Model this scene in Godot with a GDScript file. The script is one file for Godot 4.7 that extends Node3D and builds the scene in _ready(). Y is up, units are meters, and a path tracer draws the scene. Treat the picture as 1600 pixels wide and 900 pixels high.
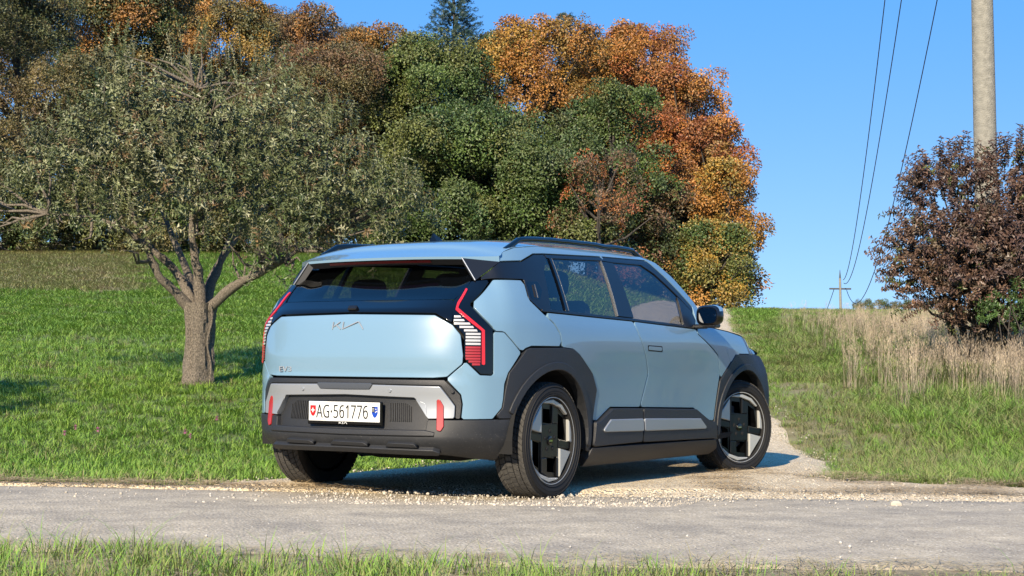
extends Node3D
# A light blue electric crossover parked where a gravel farm track leaves a narrow lane; autumn wood behind.
# World: the camera stands at the origin and looks along -z; the car has axes of its own (x right, y up, z rearwards).

var rng := RandomNumberGenerator.new()
var M := {}
var names := {}
const CAR_POS := Vector3(-0.527, 0.0, -9.695)
const CAR_YAW := -31.95

func _ready() -> void:
	rng.seed = 20241
	setup_view()
	make_materials()
	build_setting()
	build_car()
	build_plants()
	build_details()

func setup_view() -> void:
	var cam := Camera3D.new()
	cam.name = "camera"
	cam.position = Vector3(0, 0.775, 0)
	cam.basis = Basis(Vector3.RIGHT, deg_to_rad(2.687)) * Basis(Vector3.BACK, deg_to_rad(0.48))
	cam.fov = 2.0 * rad_to_deg(atan(450.0 / 2513.0))
	cam.near = 0.1
	cam.far = 3000.0
	add_child(cam)
	cam.current = true
	var env := Environment.new()
	env.background_mode = Environment.BG_SKY
	var sm := ProceduralSkyMaterial.new()
	sm.sky_top_color = Color(0.23, 0.52, 0.82)
	sm.sky_horizon_color = Color(0.63, 0.79, 0.91)
	sm.sky_curve = 0.08
	sm.ground_bottom_color = Color(0.17, 0.18, 0.12)
	sm.ground_horizon_color = Color(0.42, 0.47, 0.42)
	sm.sun_angle_max = 12.0
	sm.sky_energy_multiplier = 0.88
	var sky := Sky.new()
	sky.sky_material = sm
	env.sky = sky
	env.tonemap_mode = Environment.TONE_MAPPER_LINEAR
	env.tonemap_exposure = 2.15
	env.sdfgi_enabled = true
	env.ssao_enabled = true
	env.ssil_enabled = true
	var we := WorldEnvironment.new()
	we.name = "world_environment"
	we.environment = env
	add_child(we)
	var sun := DirectionalLight3D.new()
	sun.name = "sun"
	sun.light_color = Color(1.0, 0.93, 0.82)
	sun.light_energy = 1.6
	sun.light_angular_distance = 0.5
	sun.shadow_enabled = true
	add_child(sun)
	sun.look_at_from_position(Vector3(-0.316, 0.47, 0.84) * 10.0, Vector3.ZERO)

# ------------------------------------------------------------------ helpers
func numbered(called: String) -> String:
	if not names.has(called):
		names[called] = 0
		return called
	names[called] += 1
	return "%s_%03d" % [called, names[called]]

func tag(o: Node, label: String, category: String, group := "") -> void:
	o.set_meta("label", label)
	o.set_meta("category", category)
	if group != "":
		o.set_meta("group", group)

func thing(called: String, label: String, category: String, at := Vector3.ZERO, turn := 0.0, group := "") -> Node3D:
	var o := Node3D.new()
	o.name = numbered(called)
	add_child(o)
	o.position = at
	o.rotation.y = turn
	tag(o, label, category, group)
	return o

func put(called: String, st: SurfaceTool, mat: Material, parent: Node) -> MeshInstance3D:
	var o := MeshInstance3D.new()
	o.name = called
	var mesh := st.commit()
	mesh.surface_set_material(0, mat)
	o.mesh = mesh
	parent.add_child(o, true)
	return o

func begin() -> SurfaceTool:
	var st := SurfaceTool.new()
	st.begin(Mesh.PRIMITIVE_TRIANGLES)
	return st

# a triangle wound so that its front looks along its normals
func tri(st: SurfaceTool, a: Vector3, b: Vector3, c: Vector3, na: Vector3, nb: Vector3, nc: Vector3) -> void:
	var g := (b - a).cross(c - a)
	if g.length_squared() < 1e-16:
		return
	if g.dot(na + nb + nc) > 0.0:
		st.set_normal(na); st.add_vertex(a)
		st.set_normal(nc); st.add_vertex(c)
		st.set_normal(nb); st.add_vertex(b)
	else:
		st.set_normal(na); st.add_vertex(a)
		st.set_normal(nb); st.add_vertex(b)
		st.set_normal(nc); st.add_vertex(c)

func quad(st: SurfaceTool, a: Vector3, b: Vector3, c: Vector3, d: Vector3, n: Vector3) -> void:
	tri(st, a, b, c, n, n, n)
	tri(st, a, c, d, n, n, n)

# a chamfered box
func box(st: SurfaceTool, at: Vector3, size: Vector3, ch := 0.004, basis := Basis()) -> void:
	var h := size * 0.5
	ch = minf(ch, minf(h.x, minf(h.y, h.z)) * 0.6)
	var ax := [Vector3.RIGHT, Vector3.UP, Vector3.BACK]
	var f := func(v: Vector3) -> Vector3: return at + basis * v
	for k in 3:
		var i := (k + 1) % 3
		var j := (k + 2) % 3
		for s in [-1.0, 1.0]:
			var n: Vector3 = ax[k] * s
			var o: Vector3 = n * h[k]
			var ui: Vector3 = ax[i] * (h[i] - ch)
			var uj: Vector3 = ax[j] * (h[j] - ch)
			quad(st, f.call(o - ui - uj), f.call(o + ui - uj), f.call(o + ui + uj), f.call(o - ui + uj), basis * n)
			for t in [-1.0, 1.0]:
				var m: Vector3 = ax[i] * t
				var e1: Vector3 = ax[k] * s * h[k] + m * (h[i] - ch)
				var e2: Vector3 = ax[k] * s * (h[k] - ch) + m * h[i]
				quad(st, f.call(e1 - uj), f.call(e1 + uj), f.call(e2 + uj), f.call(e2 - uj), (basis * (n + m)).normalized())
				for w in [-1.0, 1.0]:
					if k == 0:
						var q: Vector3 = ax[j] * w
						var nn: Vector3 = (basis * (n + m + q)).normalized()
						tri(st, f.call(e1 + q * (h[j] - ch)), f.call(e2 + q * (h[j] - ch)), f.call(n * (h[k] - ch) + m * (h[i] - ch) + q * h[j]), nn, nn, nn)

# a tube through points with a radius at each
func tube(st: SurfaceTool, pts: Array, radii: Array, sides := 8, cap := true, bump := 0.0) -> void:
	var rings := []
	var nrm := []
	var up := Vector3.UP
	for i in pts.size():
		var d: Vector3 = (pts[mini(i + 1, pts.size() - 1)] - pts[maxi(i - 1, 0)]).normalized()
		if absf(d.dot(up)) > 0.98 and i == 0:
			up = Vector3.RIGHT
		var u := up.cross(d).normalized()
		if u.length_squared() < 0.5:
			u = Vector3.RIGHT
		var v := d.cross(u)
		up = v
		var ring := []
		var nr := []
		for k in sides:
			var a := TAU * k / sides
			var n := u * cos(a) + v * sin(a)
			var rr: float = radii[i]
			if bump > 0.0:
				rr *= 1.0 + bump * (rng.randf() - 0.5)
			ring.append(pts[i] + n * rr)
			nr.append(n)
		rings.append(ring)
		nrm.append(nr)
	for i in rings.size() - 1:
		for k in sides:
			var k2 := (k + 1) % sides
			tri(st, rings[i][k], rings[i][k2], rings[i + 1][k2], nrm[i][k], nrm[i][k2], nrm[i + 1][k2])
			tri(st, rings[i][k], rings[i + 1][k2], rings[i + 1][k], nrm[i][k], nrm[i + 1][k2], nrm[i + 1][k])
	if cap:
		for e in [0, rings.size() - 1]:
			var d2: Vector3 = (pts[e] - pts[1 if e == 0 else e - 1]).normalized()
			for k in sides:
				tri(st, pts[e], rings[e][k], rings[e][(k + 1) % sides], d2, d2, d2)

# a profile of (radius, along) turned about an axis
func lathe(st: SurfaceTool, prof: Array, at: Vector3, axis: Vector3, sides := 32, smooth := true) -> void:
	var u := axis.cross(Vector3.UP if absf(axis.y) < 0.9 else Vector3.RIGHT).normalized()
	var v := axis.cross(u).normalized()
	for i in prof.size() - 1:
		var p: Vector2 = prof[i]
		var q: Vector2 = prof[i + 1]
		var fn := func(k: int) -> Vector2:
			var t: Vector2 = (prof[mini(k + 1, prof.size() - 1)] - prof[maxi(k - 1, 0)]) if smooth else (q - p)
			return Vector2(t.y, -t.x).normalized()
		var n0: Vector2 = fn.call(i)
		var n1: Vector2 = fn.call(i + 1)
		for k in sides:
			var c := []
			for a in [TAU * k / sides, TAU * (k + 1) / sides]:
				var d := u * cos(a) + v * sin(a)
				c.append([at + d * p.x + axis * p.y, d * n0.x + axis * n0.y, at + d * q.x + axis * q.y, d * n1.x + axis * n1.y])
			tri(st, c[0][0], c[1][0], c[1][2], c[0][1], c[1][1], c[1][3])
			tri(st, c[0][0], c[1][2], c[0][2], c[0][1], c[1][3], c[0][3])

func smat(color: Color, rough := 0.5, metal := 0.0) -> StandardMaterial3D:
	var m := StandardMaterial3D.new()
	# base colours are given as they look in the picture; this brings them to real-world reflectance
	var c := color.srgb_to_linear() * (0.72 if metal < 0.9 else 1.0)
	c = c.linear_to_srgb()
	c.a = color.a
	m.albedo_color = c
	m.roughness = rough
	m.metallic = metal
	return m

func noise_tex(seed_: int, freq: float, a: Color, b: Color, size := 512, oct := 4, as_normal := false, bump := 4.0) -> NoiseTexture2D:
	var n := FastNoiseLite.new()
	n.seed = seed_
	n.noise_type = FastNoiseLite.TYPE_SIMPLEX_SMOOTH
	n.frequency = freq
	n.fractal_octaves = oct
	var t := NoiseTexture2D.new()
	t.width = size
	t.height = size
	t.seamless = true
	t.noise = n
	if as_normal:
		t.as_normal_map = true
		t.bump_strength = bump
	else:
		var g := Gradient.new()
		g.set_color(0, a)
		g.set_color(1, b)
		t.color_ramp = g
	return t

func lin(r: float, g: float, b: float) -> Color:
	return Color(r, g, b).linear_to_srgb()

func make_materials() -> void:
	var m := smat(Color(0.445, 0.575, 0.665), 0.38, 0.0)
	m.clearcoat_enabled = true
	m.clearcoat = 1.0
	m.clearcoat_roughness = 0.03
	M.paint = m
	m = smat(Color(0.135, 0.143, 0.158), 0.55)
	m.normal_enabled = true
	m.normal_texture = noise_tex(3, 0.35, Color.BLACK, Color.WHITE, 256, 2, true, 1.2)
	m.uv1_triplanar = true
	m.uv1_scale = Vector3(9, 9, 9)
	M.cladding = m
	# the same plastic where road dust and splashes have dried on it
	m = m.duplicate()
	m.albedo_color = Color.WHITE
	m.albedo_texture = speckle(91, Color(0.115, 0.122, 0.135), .035, 512, 700, Color(0.36, 0.35, 0.33), Color(0.09, 0.09, 0.1), 2)
	m.normal_enabled = false
	m.uv1_scale = Vector3(1.6, 1.6, 1.6)
	M.dusty_cladding = m
	M.gloss_black = smat(Color(0.035, 0.037, 0.045), 0.06)
	M.trim_black = smat(Color(0.07, 0.072, 0.08), 0.35)
	M.matte_black = smat(Color(0.03, 0.03, 0.032), 0.9)
	m = smat(Color(0.66, 0.68, 0.705), 0.35, 0.5)
	M.silver = m
	M.satin_grey = smat(Color(0.34, 0.36, 0.39), 0.4, 0.4)
	M.badge = smat(Color(0.66, 0.67, 0.69), 0.3, 0.3)
	M.chrome = smat(Color(0.85, 0.86, 0.88), 0.08, 1.0)
	m = smat(Color(0.03, 0.05, 0.06, 0.42), 0.02)
	m.transparency = BaseMaterial3D.TRANSPARENCY_ALPHA
	M.glass = m
	m = smat(Color(0.015, 0.018, 0.02, 0.78), 0.02)
	m.transparency = BaseMaterial3D.TRANSPARENCY_ALPHA
	M.dark_glass = m
	M.mirror = smat(Color(0.6, 0.62, 0.65), 0.02, 1.0)
	m = smat(Color(0.62, 0.015, 0.03), 0.12)
	m.clearcoat_enabled = true
	M.red_lens = m
	M.red_bar = smat(Color(0.80, 0.16, 0.20), 0.15)
	M.lamp_white = smat(Color(0.80, 0.80, 0.80), 0.2, 0.2)
	m = smat(Color(0.055, 0.055, 0.057), 0.8)
	m.normal_enabled = true
	m.normal_texture = noise_tex(5, 0.2, Color.BLACK, Color.WHITE, 256, 3, true, 1.5)
	m.uv1_triplanar = true
	m.uv1_scale = Vector3(6, 6, 6)
	M.rubber = m
	# road dust worked into the tread rubber
	m = smat(Color.WHITE, 0.9)
	m.albedo_texture = noise_tex(6, 0.03, Color(0.16, 0.155, 0.15), Color(0.33, 0.32, 0.30), 256, 4)
	m.uv1_triplanar = true
	m.uv1_scale = Vector3(5, 5, 5)
	M.tread = m
	M.rim_black = smat(Color(0.03, 0.031, 0.034), 0.28)
	M.rim_silver = smat(Color(0.74, 0.745, 0.73), 0.3, 0.3)
	M.plate_white = smat(Color(0.86, 0.87, 0.86), 0.35)
	M.ink = smat(Color(0.02, 0.02, 0.025), 0.5)
	M.shield_red = smat(Color(0.78, 0.06, 0.08), 0.4)
	M.shield_blue = smat(Color(0.05, 0.25, 0.66), 0.4)
	M.seat = smat(Color(0.17, 0.19, 0.22), 0.8)
	M.interior = smat(Color(0.09, 0.095, 0.11), 0.75)
	M.headliner = smat(Color(0.45, 0.46, 0.47), 0.9)

# ------------------------------------------------------------------ the car's outer skin
# Stations run round the plan of the body from the middle of the tail (0) along the flank to the middle of the nose (14);
# each holds how far the section stands in from the widest outline at the heights YK.
const YK: Array[float] = [0.16, 0.21, 0.28, 0.36, 0.45, 0.55, 0.66, 0.70, 0.80, 0.92, 1.0, 1.06, 1.13, 1.23, 1.33, 1.41, 1.46, 1.50]
const SB: Array[Vector2] = [Vector2(0, .775), Vector2(.35, .762), Vector2(.58, .712), Vector2(.735, .61), Vector2(.82, .5), Vector2(.885, .33), Vector2(.925, 0), Vector2(.925, -.6), Vector2(.925, -1.3), Vector2(.925, -2.0), Vector2(.92, -2.7), Vector2(.90, -3.05), Vector2(.82, -3.29), Vector2(.5, -3.47), Vector2(0, -3.525)]
const SD: Array[Vector2] = [Vector2(0, 1), Vector2(.05, 1), Vector2(.22, .97), Vector2(.5, .86), Vector2(.72, .7), Vector2(.93, .36), Vector2(1, 0), Vector2(1, 0), Vector2(1, 0), Vector2(1, 0), Vector2(1, 0), Vector2(.9, -.43), Vector2(.6, -.8), Vector2(.15, -.99), Vector2(0, -1)]
const P_REAR := [-.35, -.25, -.07, -.005, -.012, -.018, -.008, -.015, -.008, -.02, -.035, -.06, -.17, -.285, -.40, -.49, -.55, -.60]
const P_REAR2 := [-.35, -.25, -.07, -.005, -.012, -.018, -.008, -.015, -.008, -.02, -.034, -.058, -.163, -.28, -.395, -.485, -.545, -.60]
const P_REAR3 := [-.35, -.25, -.07, -.005, -.012, -.018, -.008, -.015, -.008, -.02, -.033, -.055, -.138, -.265, -.383, -.47, -.53, -.585]
const P_COR := [-.30, -.19, -.075, -.008, 0, 0, 0, 0, -.002, -.008, -.018, -.046, -.09, -.195, -.31, -.37, -.41, -.46]
const P_CORB := [-.25, -.15, -.06, -.008, 0, 0, 0, 0, -.002, -.006, -.014, -.035, -.07, -.15, -.215, -.265, -.305, -.37]
const P_QTR := [-.2, -.11, -.045, -.006, 0, 0, 0, 0, -.001, -.004, -.010, -.025, -.05, -.105, -.165, -.215, -.255, -.32]
const P_WHL := [-.13, -.06, -.02, -.002, 0, 0, 0, 0, 0, -.002, -.010, -.028, -.055, -.10, -.15, -.195, -.23, -.30]
const P_DOOR := [-.13, -.075, -.045, -.039, -.038, -.034, -.026, -.023, -.012, -.002, -.012, -.034, -.06, -.10, -.145, -.187, -.22, -.29]
const P_FEN := [-.13, -.06, -.02, -.002, 0, 0, 0, 0, -.004, -.016, -.05, -.09, -.13, -.18, -.22, -.26, -.3, -.35]
const P_FRC := [-.2, -.1, -.03, -.002, 0, 0, -.01, -.016, -.05, -.13, -.22, -.3, -.36, -.42, -.48, -.52, -.56, -.6]
const P_FRN := [-.25, -.1, -.03, -.002, 0, 0, -.01, -.02, -.06, -.17, -.35, -.5, -.6, -.7, -.8, -.9, -1.0, -1.1]
const SN := 15
var tab := []
var slope := []
var s_at := PackedFloat32Array()   # metres along the body at u = 0, 0.05, 0.1 ...

func skin_tables() -> void:
	tab = [P_REAR, P_REAR2, P_REAR3, P_COR, P_CORB, P_QTR, P_WHL, P_DOOR, P_DOOR, P_DOOR, P_FEN, P_FRC, P_FRC, P_FRN, P_FRN]
	var n := YK.size()
	for i in SN:
		var m := []
		for k in n:
			if k == 0:
				m.append((tab[i][1] - tab[i][0]) / (YK[1] - YK[0]))
			elif k == n - 1:
				m.append((tab[i][n - 1] - tab[i][n - 2]) / (YK[n - 1] - YK[n - 2]))
			else:
				var h0: float = YK[k] - YK[k - 1]
				var h1: float = YK[k + 1] - YK[k]
				var d0: float = (tab[i][k] - tab[i][k - 1]) / h0
				var d1: float = (tab[i][k + 1] - tab[i][k]) / h1
				if d0 * d1 <= 0.0:
					m.append(0.0)
				else:
					var w1 := 2.0 * h1 + h0
					var w2 := h1 + 2.0 * h0
					m.append((w1 + w2) / (w1 / d0 + w2 / d1))
		slope.append(m)
	var s := 0.0
	var last := skin_u(0.0, 0.6)
	for k in 281:
		var q := skin_u(k * 0.05, 0.6)
		s += q.distance_to(last)
		last = q
		s_at.append(s)

func disp(i: int, k: int, h: float, t: float) -> float:
	var t2 := t * t
	var t3 := t2 * t
	return (2.0 * t3 - 3.0 * t2 + 1.0) * tab[i][k] + (t3 - 2.0 * t2 + t) * h * slope[i][k] + (3.0 * t2 - 2.0 * t3) * tab[i][k + 1] + (t3 - t2) * h * slope[i][k + 1]

func station(i: int, k: int, h: float, t: float) -> Vector2:
	var sg := 1.0
	if i < 0:
		i = -i
		sg = -1.0
	if i > SN - 1:
		i = 2 * (SN - 1) - i
		sg = -1.0
	var q: Vector2 = SB[i] + SD[i] * disp(i, k, h, t)
	q.x *= sg
	return q

func skin_u(u: float, y: float) -> Vector3:
	var sg := 1.0
	if u < 0.0:
		u = -u
		sg = -1.0
	var yy := clampf(y, YK[0], YK[YK.size() - 1])
	var k := 0
	while k < YK.size() - 2 and yy > YK[k + 1]:
		k += 1
	var h: float = YK[k + 1] - YK[k]
	var ty := (yy - YK[k]) / h
	var i := mini(int(u), SN - 2)
	var t := u - i
	var a := station(i - 1, k, h, ty)
	var b := station(i, k, h, ty)
	var c := station(i + 1, k, h, ty)
	var d := station(i + 2, k, h, ty)
	var q := 0.5 * (2.0 * b + (c - a) * t + (2.0 * a - 5.0 * b + 4.0 * c - d) * t * t + (3.0 * b - a - 3.0 * c + d) * t * t * t)
	return Vector3(sg * q.x, y, q.y)

func s_of(u: float) -> float:
	var a := absf(u) / 0.05
	var i := clampi(int(a), 0, s_at.size() - 2)
	return signf(u) * lerpf(s_at[i], s_at[i + 1], a - i)

func u_of(s: float) -> float:
	var a := absf(s)
	var lo := 0
	var hi := s_at.size() - 1
	while hi - lo > 1:
		var mid := (lo + hi) >> 1
		if s_at[mid] > a:
			hi = mid
		else:
			lo = mid
	return signf(s) * 0.05 * (lo + (a - s_at[lo]) / (s_at[hi] - s_at[lo]))

# u where the flank stands at z
func u_at_z(z: float, y: float) -> float:
	var lo := 3.0
	var hi := 12.0
	for i in 24:
		var mid := 0.5 * (lo + hi)
		if skin_u(mid, y).z > z:
			lo = mid
		else:
			hi = mid
	return 0.5 * (lo + hi)

# point and outward normal of the skin at (metres along, height)
func skin(s: float, y: float) -> Array:
	var u := u_of(s)
	var p := skin_u(u, y)
	var e := 0.012
	var us := e / maxf(absf(s_of(u + 0.02) - s_of(u - 0.02)) / 0.04, 0.05)
	var pu := skin_u(u + us, y) - skin_u(u - us, y)
	var py := skin_u(u, y + e) - skin_u(u, y - e)
	var n := py.cross(pu)
	if n.length_squared() < 1e-14:
		n = Vector3(p.x, 0, p.z)
	n = n.normalized()
	if n.dot(Vector3(p.x, 0.0, p.z + 1.3)) < 0.0:
		n = -n
	return [p, n]

func to_s(pts: Array) -> PackedVector2Array:
	var o := PackedVector2Array()
	for p in pts:
		o.append(Vector2(s_of(p[0]), p[1]))
	return o

# the right half of an outline, top middle to bottom middle, with its mirror image
func sym(pts: Array) -> Array:
	var o := pts.duplicate()
	for i in range(pts.size() - 1, -1, -1):
		if absf(pts[i][0]) > 0.001:
			o.append([-pts[i][0], pts[i][1]])
	return o

func biggest(polys: Array) -> PackedVector2Array:
	var best := PackedVector2Array()
	var most := -1.0
	for q in polys:
		var a := 0.0
		for i in q.size():
			a += q[i].cross(q[(i + 1) % q.size()])
		if absf(a) > most:
			most = absf(a)
			best = q
	return best

func rounded(poly: PackedVector2Array, r: float, gap: float) -> PackedVector2Array:
	var q := poly
	if Geometry2D.is_polygon_clockwise(q):
		q.reverse()
	if r > 0.0:
		q = biggest(Geometry2D.offset_polygon(q, r * 0.6, Geometry2D.JOIN_ROUND))
		q = biggest(Geometry2D.offset_polygon(q, -r * 1.6 - gap, Geometry2D.JOIN_ROUND))
		q = biggest(Geometry2D.offset_polygon(q, r, Geometry2D.JOIN_ROUND))
	elif gap > 0.0:
		q = biggest(Geometry2D.offset_polygon(q, -gap, Geometry2D.JOIN_MITER))
	return q

func densify(poly: PackedVector2Array, step: float) -> PackedVector2Array:
	var o := PackedVector2Array()
	for i in poly.size():
		var a := poly[i]
		var b := poly[(i + 1) % poly.size()]
		var n := maxi(1, int(ceil(a.distance_to(b) / step)))
		for k in n:
			o.append(a.lerp(b, float(k) / n))
	return o

# One body panel: an outline on the skin, raised by `off`, with a rounded rim and an edge of depth `thick`.
func panel(called: String, pts: Array, mat: Material, parent: Node, off := 0.0, thick := 0.022, gap := 0.0025, rnd := 0.01, bev := 0.003, flip := false, cell := 0.045) -> MeshInstance3D:
	var st := begin()
	panel_into(st, to_s(pts), off, thick, gap, rnd, bev, flip, cell)
	return put(called, st, mat, parent)

func panel_into(st: SurfaceTool, base: PackedVector2Array, off: float, thick: float, gap: float, rnd: float, bev: float, flip: bool, cell: float) -> void:
	var poly := densify(rounded(base, rnd, gap + bev), 0.03)
	if poly.is_empty():
		print("empty panel ", base)
		return
	if Geometry2D.is_polygon_clockwise(poly):
		poly.reverse()
	var mir := Vector3(-1, 1, 1) if flip else Vector3.ONE
	var lo := poly[0]
	var hi := poly[0]
	for q in poly:
		lo = lo.min(q)
		hi = hi.max(q)
	var cache := {}
	var at := func(q: Vector2) -> Array:
		var key := Vector2i(roundi(q.x * 20000.0), roundi(q.y * 20000.0))
		if not cache.has(key):
			var r := skin(q.x, q.y)
			cache[key] = [(r[0] + r[1] * off) * mir, r[1] * mir]
		return cache[key]
	var nx := maxi(1, int(ceil((hi.x - lo.x) / cell)))
	var ny := maxi(1, int(ceil((hi.y - lo.y) / cell)))
	var dx := (hi.x - lo.x) / nx
	var dy := (hi.y - lo.y) / ny
	for i in nx:
		for j in ny:
			var a := lo + Vector2(i * dx, j * dy)
			var c := PackedVector2Array([a, a + Vector2(dx, 0), a + Vector2(dx, dy), a + Vector2(0, dy)])
			for piece in Geometry2D.intersect_polygons(poly, c):
				var idx := Geometry2D.triangulate_polygon(piece)
				for t in range(0, idx.size(), 3):
					var p0: Array = at.call(piece[idx[t]])
					var p1: Array = at.call(piece[idx[t + 1]])
					var p2: Array = at.call(piece[idx[t + 2]])
					tri(st, p0[0], p1[0], p2[0], p0[1], p1[1], p2[1])
	# rim
	var n := poly.size()
	var r0 := []
	for i in n:
		var p: Array = at.call(poly[i])
		var pa: Array = at.call(poly[(i + n - 1) % n])
		var pb: Array = at.call(poly[(i + 1) % n])
		var tg: Vector3 = (pb[0] - pa[0]).normalized()
		var out: Vector3 = tg.cross(p[1]).normalized()
		if flip:
			out = -out
		var rimmed: Vector3 = p[0] + out * bev - p[1] * bev
		r0.append([p[0], p[1], rimmed, out, rimmed - p[1] * thick, (p[1] + out).normalized()])
	for i in n:
		var a2: Array = r0[i]
		var b2: Array = r0[(i + 1) % n]
		if bev > 0.0:
			tri(st, a2[0], b2[0], b2[2], a2[1], b2[1], b2[3])
			tri(st, a2[0], b2[2], a2[2], a2[1], b2[3], a2[3])
		if thick > 0.0:
			tri(st, a2[2], b2[2], b2[4], a2[3], b2[3], b2[3])
			tri(st, a2[2], b2[4], a2[4], a2[3], b2[3], a2[3])

# a smooth sheet through rows of points
func sheet(st: SurfaceTool, rows: Array) -> void:
	var nr := []
	var ni := rows.size()
	var nj: int = rows[0].size()
	for i in ni:
		var r := []
		for j in nj:
			var a: Vector3 = rows[mini(i + 1, ni - 1)][j] - rows[maxi(i - 1, 0)][j]
			var b: Vector3 = rows[i][mini(j + 1, nj - 1)] - rows[i][maxi(j - 1, 0)]
			var n := a.cross(b).normalized()
			if n.y < 0.0:
				n = -n
			r.append(n)
		nr.append(r)
	for i in ni - 1:
		for j in nj - 1:
			tri(st, rows[i][j], rows[i][j + 1], rows[i + 1][j + 1], nr[i][j], nr[i][j + 1], nr[i + 1][j + 1])
			tri(st, rows[i][j], rows[i + 1][j + 1], rows[i + 1][j], nr[i][j], nr[i + 1][j + 1], nr[i + 1][j])

# ------------------------------------------------------------------ the car
func arch(zc: float, r: float, a0: float, a1: float, n := 22) -> Array:
	var o := []
	for i in n + 1:
		var a := deg_to_rad(lerpf(a0, a1, float(i) / n))
		var y := 0.335 + r * sin(a)
		o.append([u_at_z(zc + r * cos(a), y), y])
	return o

func strip(line: Array, w: float) -> Array:
	# a band of width w along a polyline of (u, y)
	var l := []
	var r := []
	for i in line.size():
		var a := Vector2(s_of(line[maxi(i - 1, 0)][0]), line[maxi(i - 1, 0)][1])
		var b := Vector2(s_of(line[mini(i + 1, line.size() - 1)][0]), line[mini(i + 1, line.size() - 1)][1])
		var p := Vector2(s_of(line[i][0]), line[i][1])
		var nn := (b - a).normalized().orthogonal() * w * 0.5
		l.append([u_of(p.x + nn.x), p.y + nn.y])
		r.append([u_of(p.x - nn.x), p.y - nn.y])
	r.reverse()
	return l + r

func loft_row(xe: float, ye: float, ze: float, yc: float, zc: float, p: float, n := 24) -> Array:
	var o := []
	for i in n + 1:
		var t := -1.0 + 2.0 * i / n
		t = sin(t * PI * 0.5) * 0.35 + t * 0.65
		o.append(Vector3(t * xe, yc + (ye - yc) * pow(absf(t), p), zc + (ze - zc) * t * t))
	return o

func resample(rows: Array, m: int) -> Array:
	# smooth rows between the given ones
	var o := []
	for i in rows.size() - 1:
		for k in m:
			var t := float(k) / m
			var r := []
			for j in rows[0].size():
				var a: Vector3 = rows[maxi(i - 1, 0)][j]
				var b: Vector3 = rows[i][j]
				var c: Vector3 = rows[i + 1][j]
				var d: Vector3 = rows[mini(i + 2, rows.size() - 1)][j]
				r.append(b.cubic_interpolate(c, a, d, t))
			o.append(r)
	o.append(rows[rows.size() - 1])
	return o

func text_on(called: String, words: String, at: Vector3, w: float, h: float, depth: float, mat: Material, parent: Node, font_names: PackedStringArray, tilt := 0.0, turn := 0.0) -> void:
	var f := SystemFont.new()
	f.font_names = font_names
	var t := TextMesh.new()
	t.text = words
	t.font = f
	t.font_size = 48
	t.pixel_size = 0.01
	t.depth = 0.05
	t.curve_step = 1.0
	t.material = mat
	var box_ := t.get_aabb()
	var o := MeshInstance3D.new()
	o.name = called
	o.mesh = t
	parent.add_child(o, true)
	var sc := Vector3(w / box_.size.x, h / box_.size.y, depth / 0.05)
	var b := Basis(Vector3.UP, turn) * Basis(Vector3.RIGHT, tilt) * Basis.from_scale(sc)
	o.transform = Transform3D(b, at - b * box_.get_center())

func build_car() -> void:
	skin_tables()
	var car := thing("parked_car", "light blue electric crossover with dark cladding parked on the gravel", "car", CAR_POS, deg_to_rad(CAR_YAW))
	for flip in [false, true]:
		car_flank(car, flip)
		car_tail_lamp(car, flip)
	car_tail(car)
	car_top(car)
	car_front(car)
	car_inside(car)
	for w in [[0.805, 0.0, 0.0], [-0.805, 0.0, 0.0], [0.805, -2.68, -18.0], [-0.805, -2.68, -18.0]]:
		car_wheel(car, Vector3(w[0], 0.336, w[1]), w[0] < 0.0, deg_to_rad(w[2]))

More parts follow.
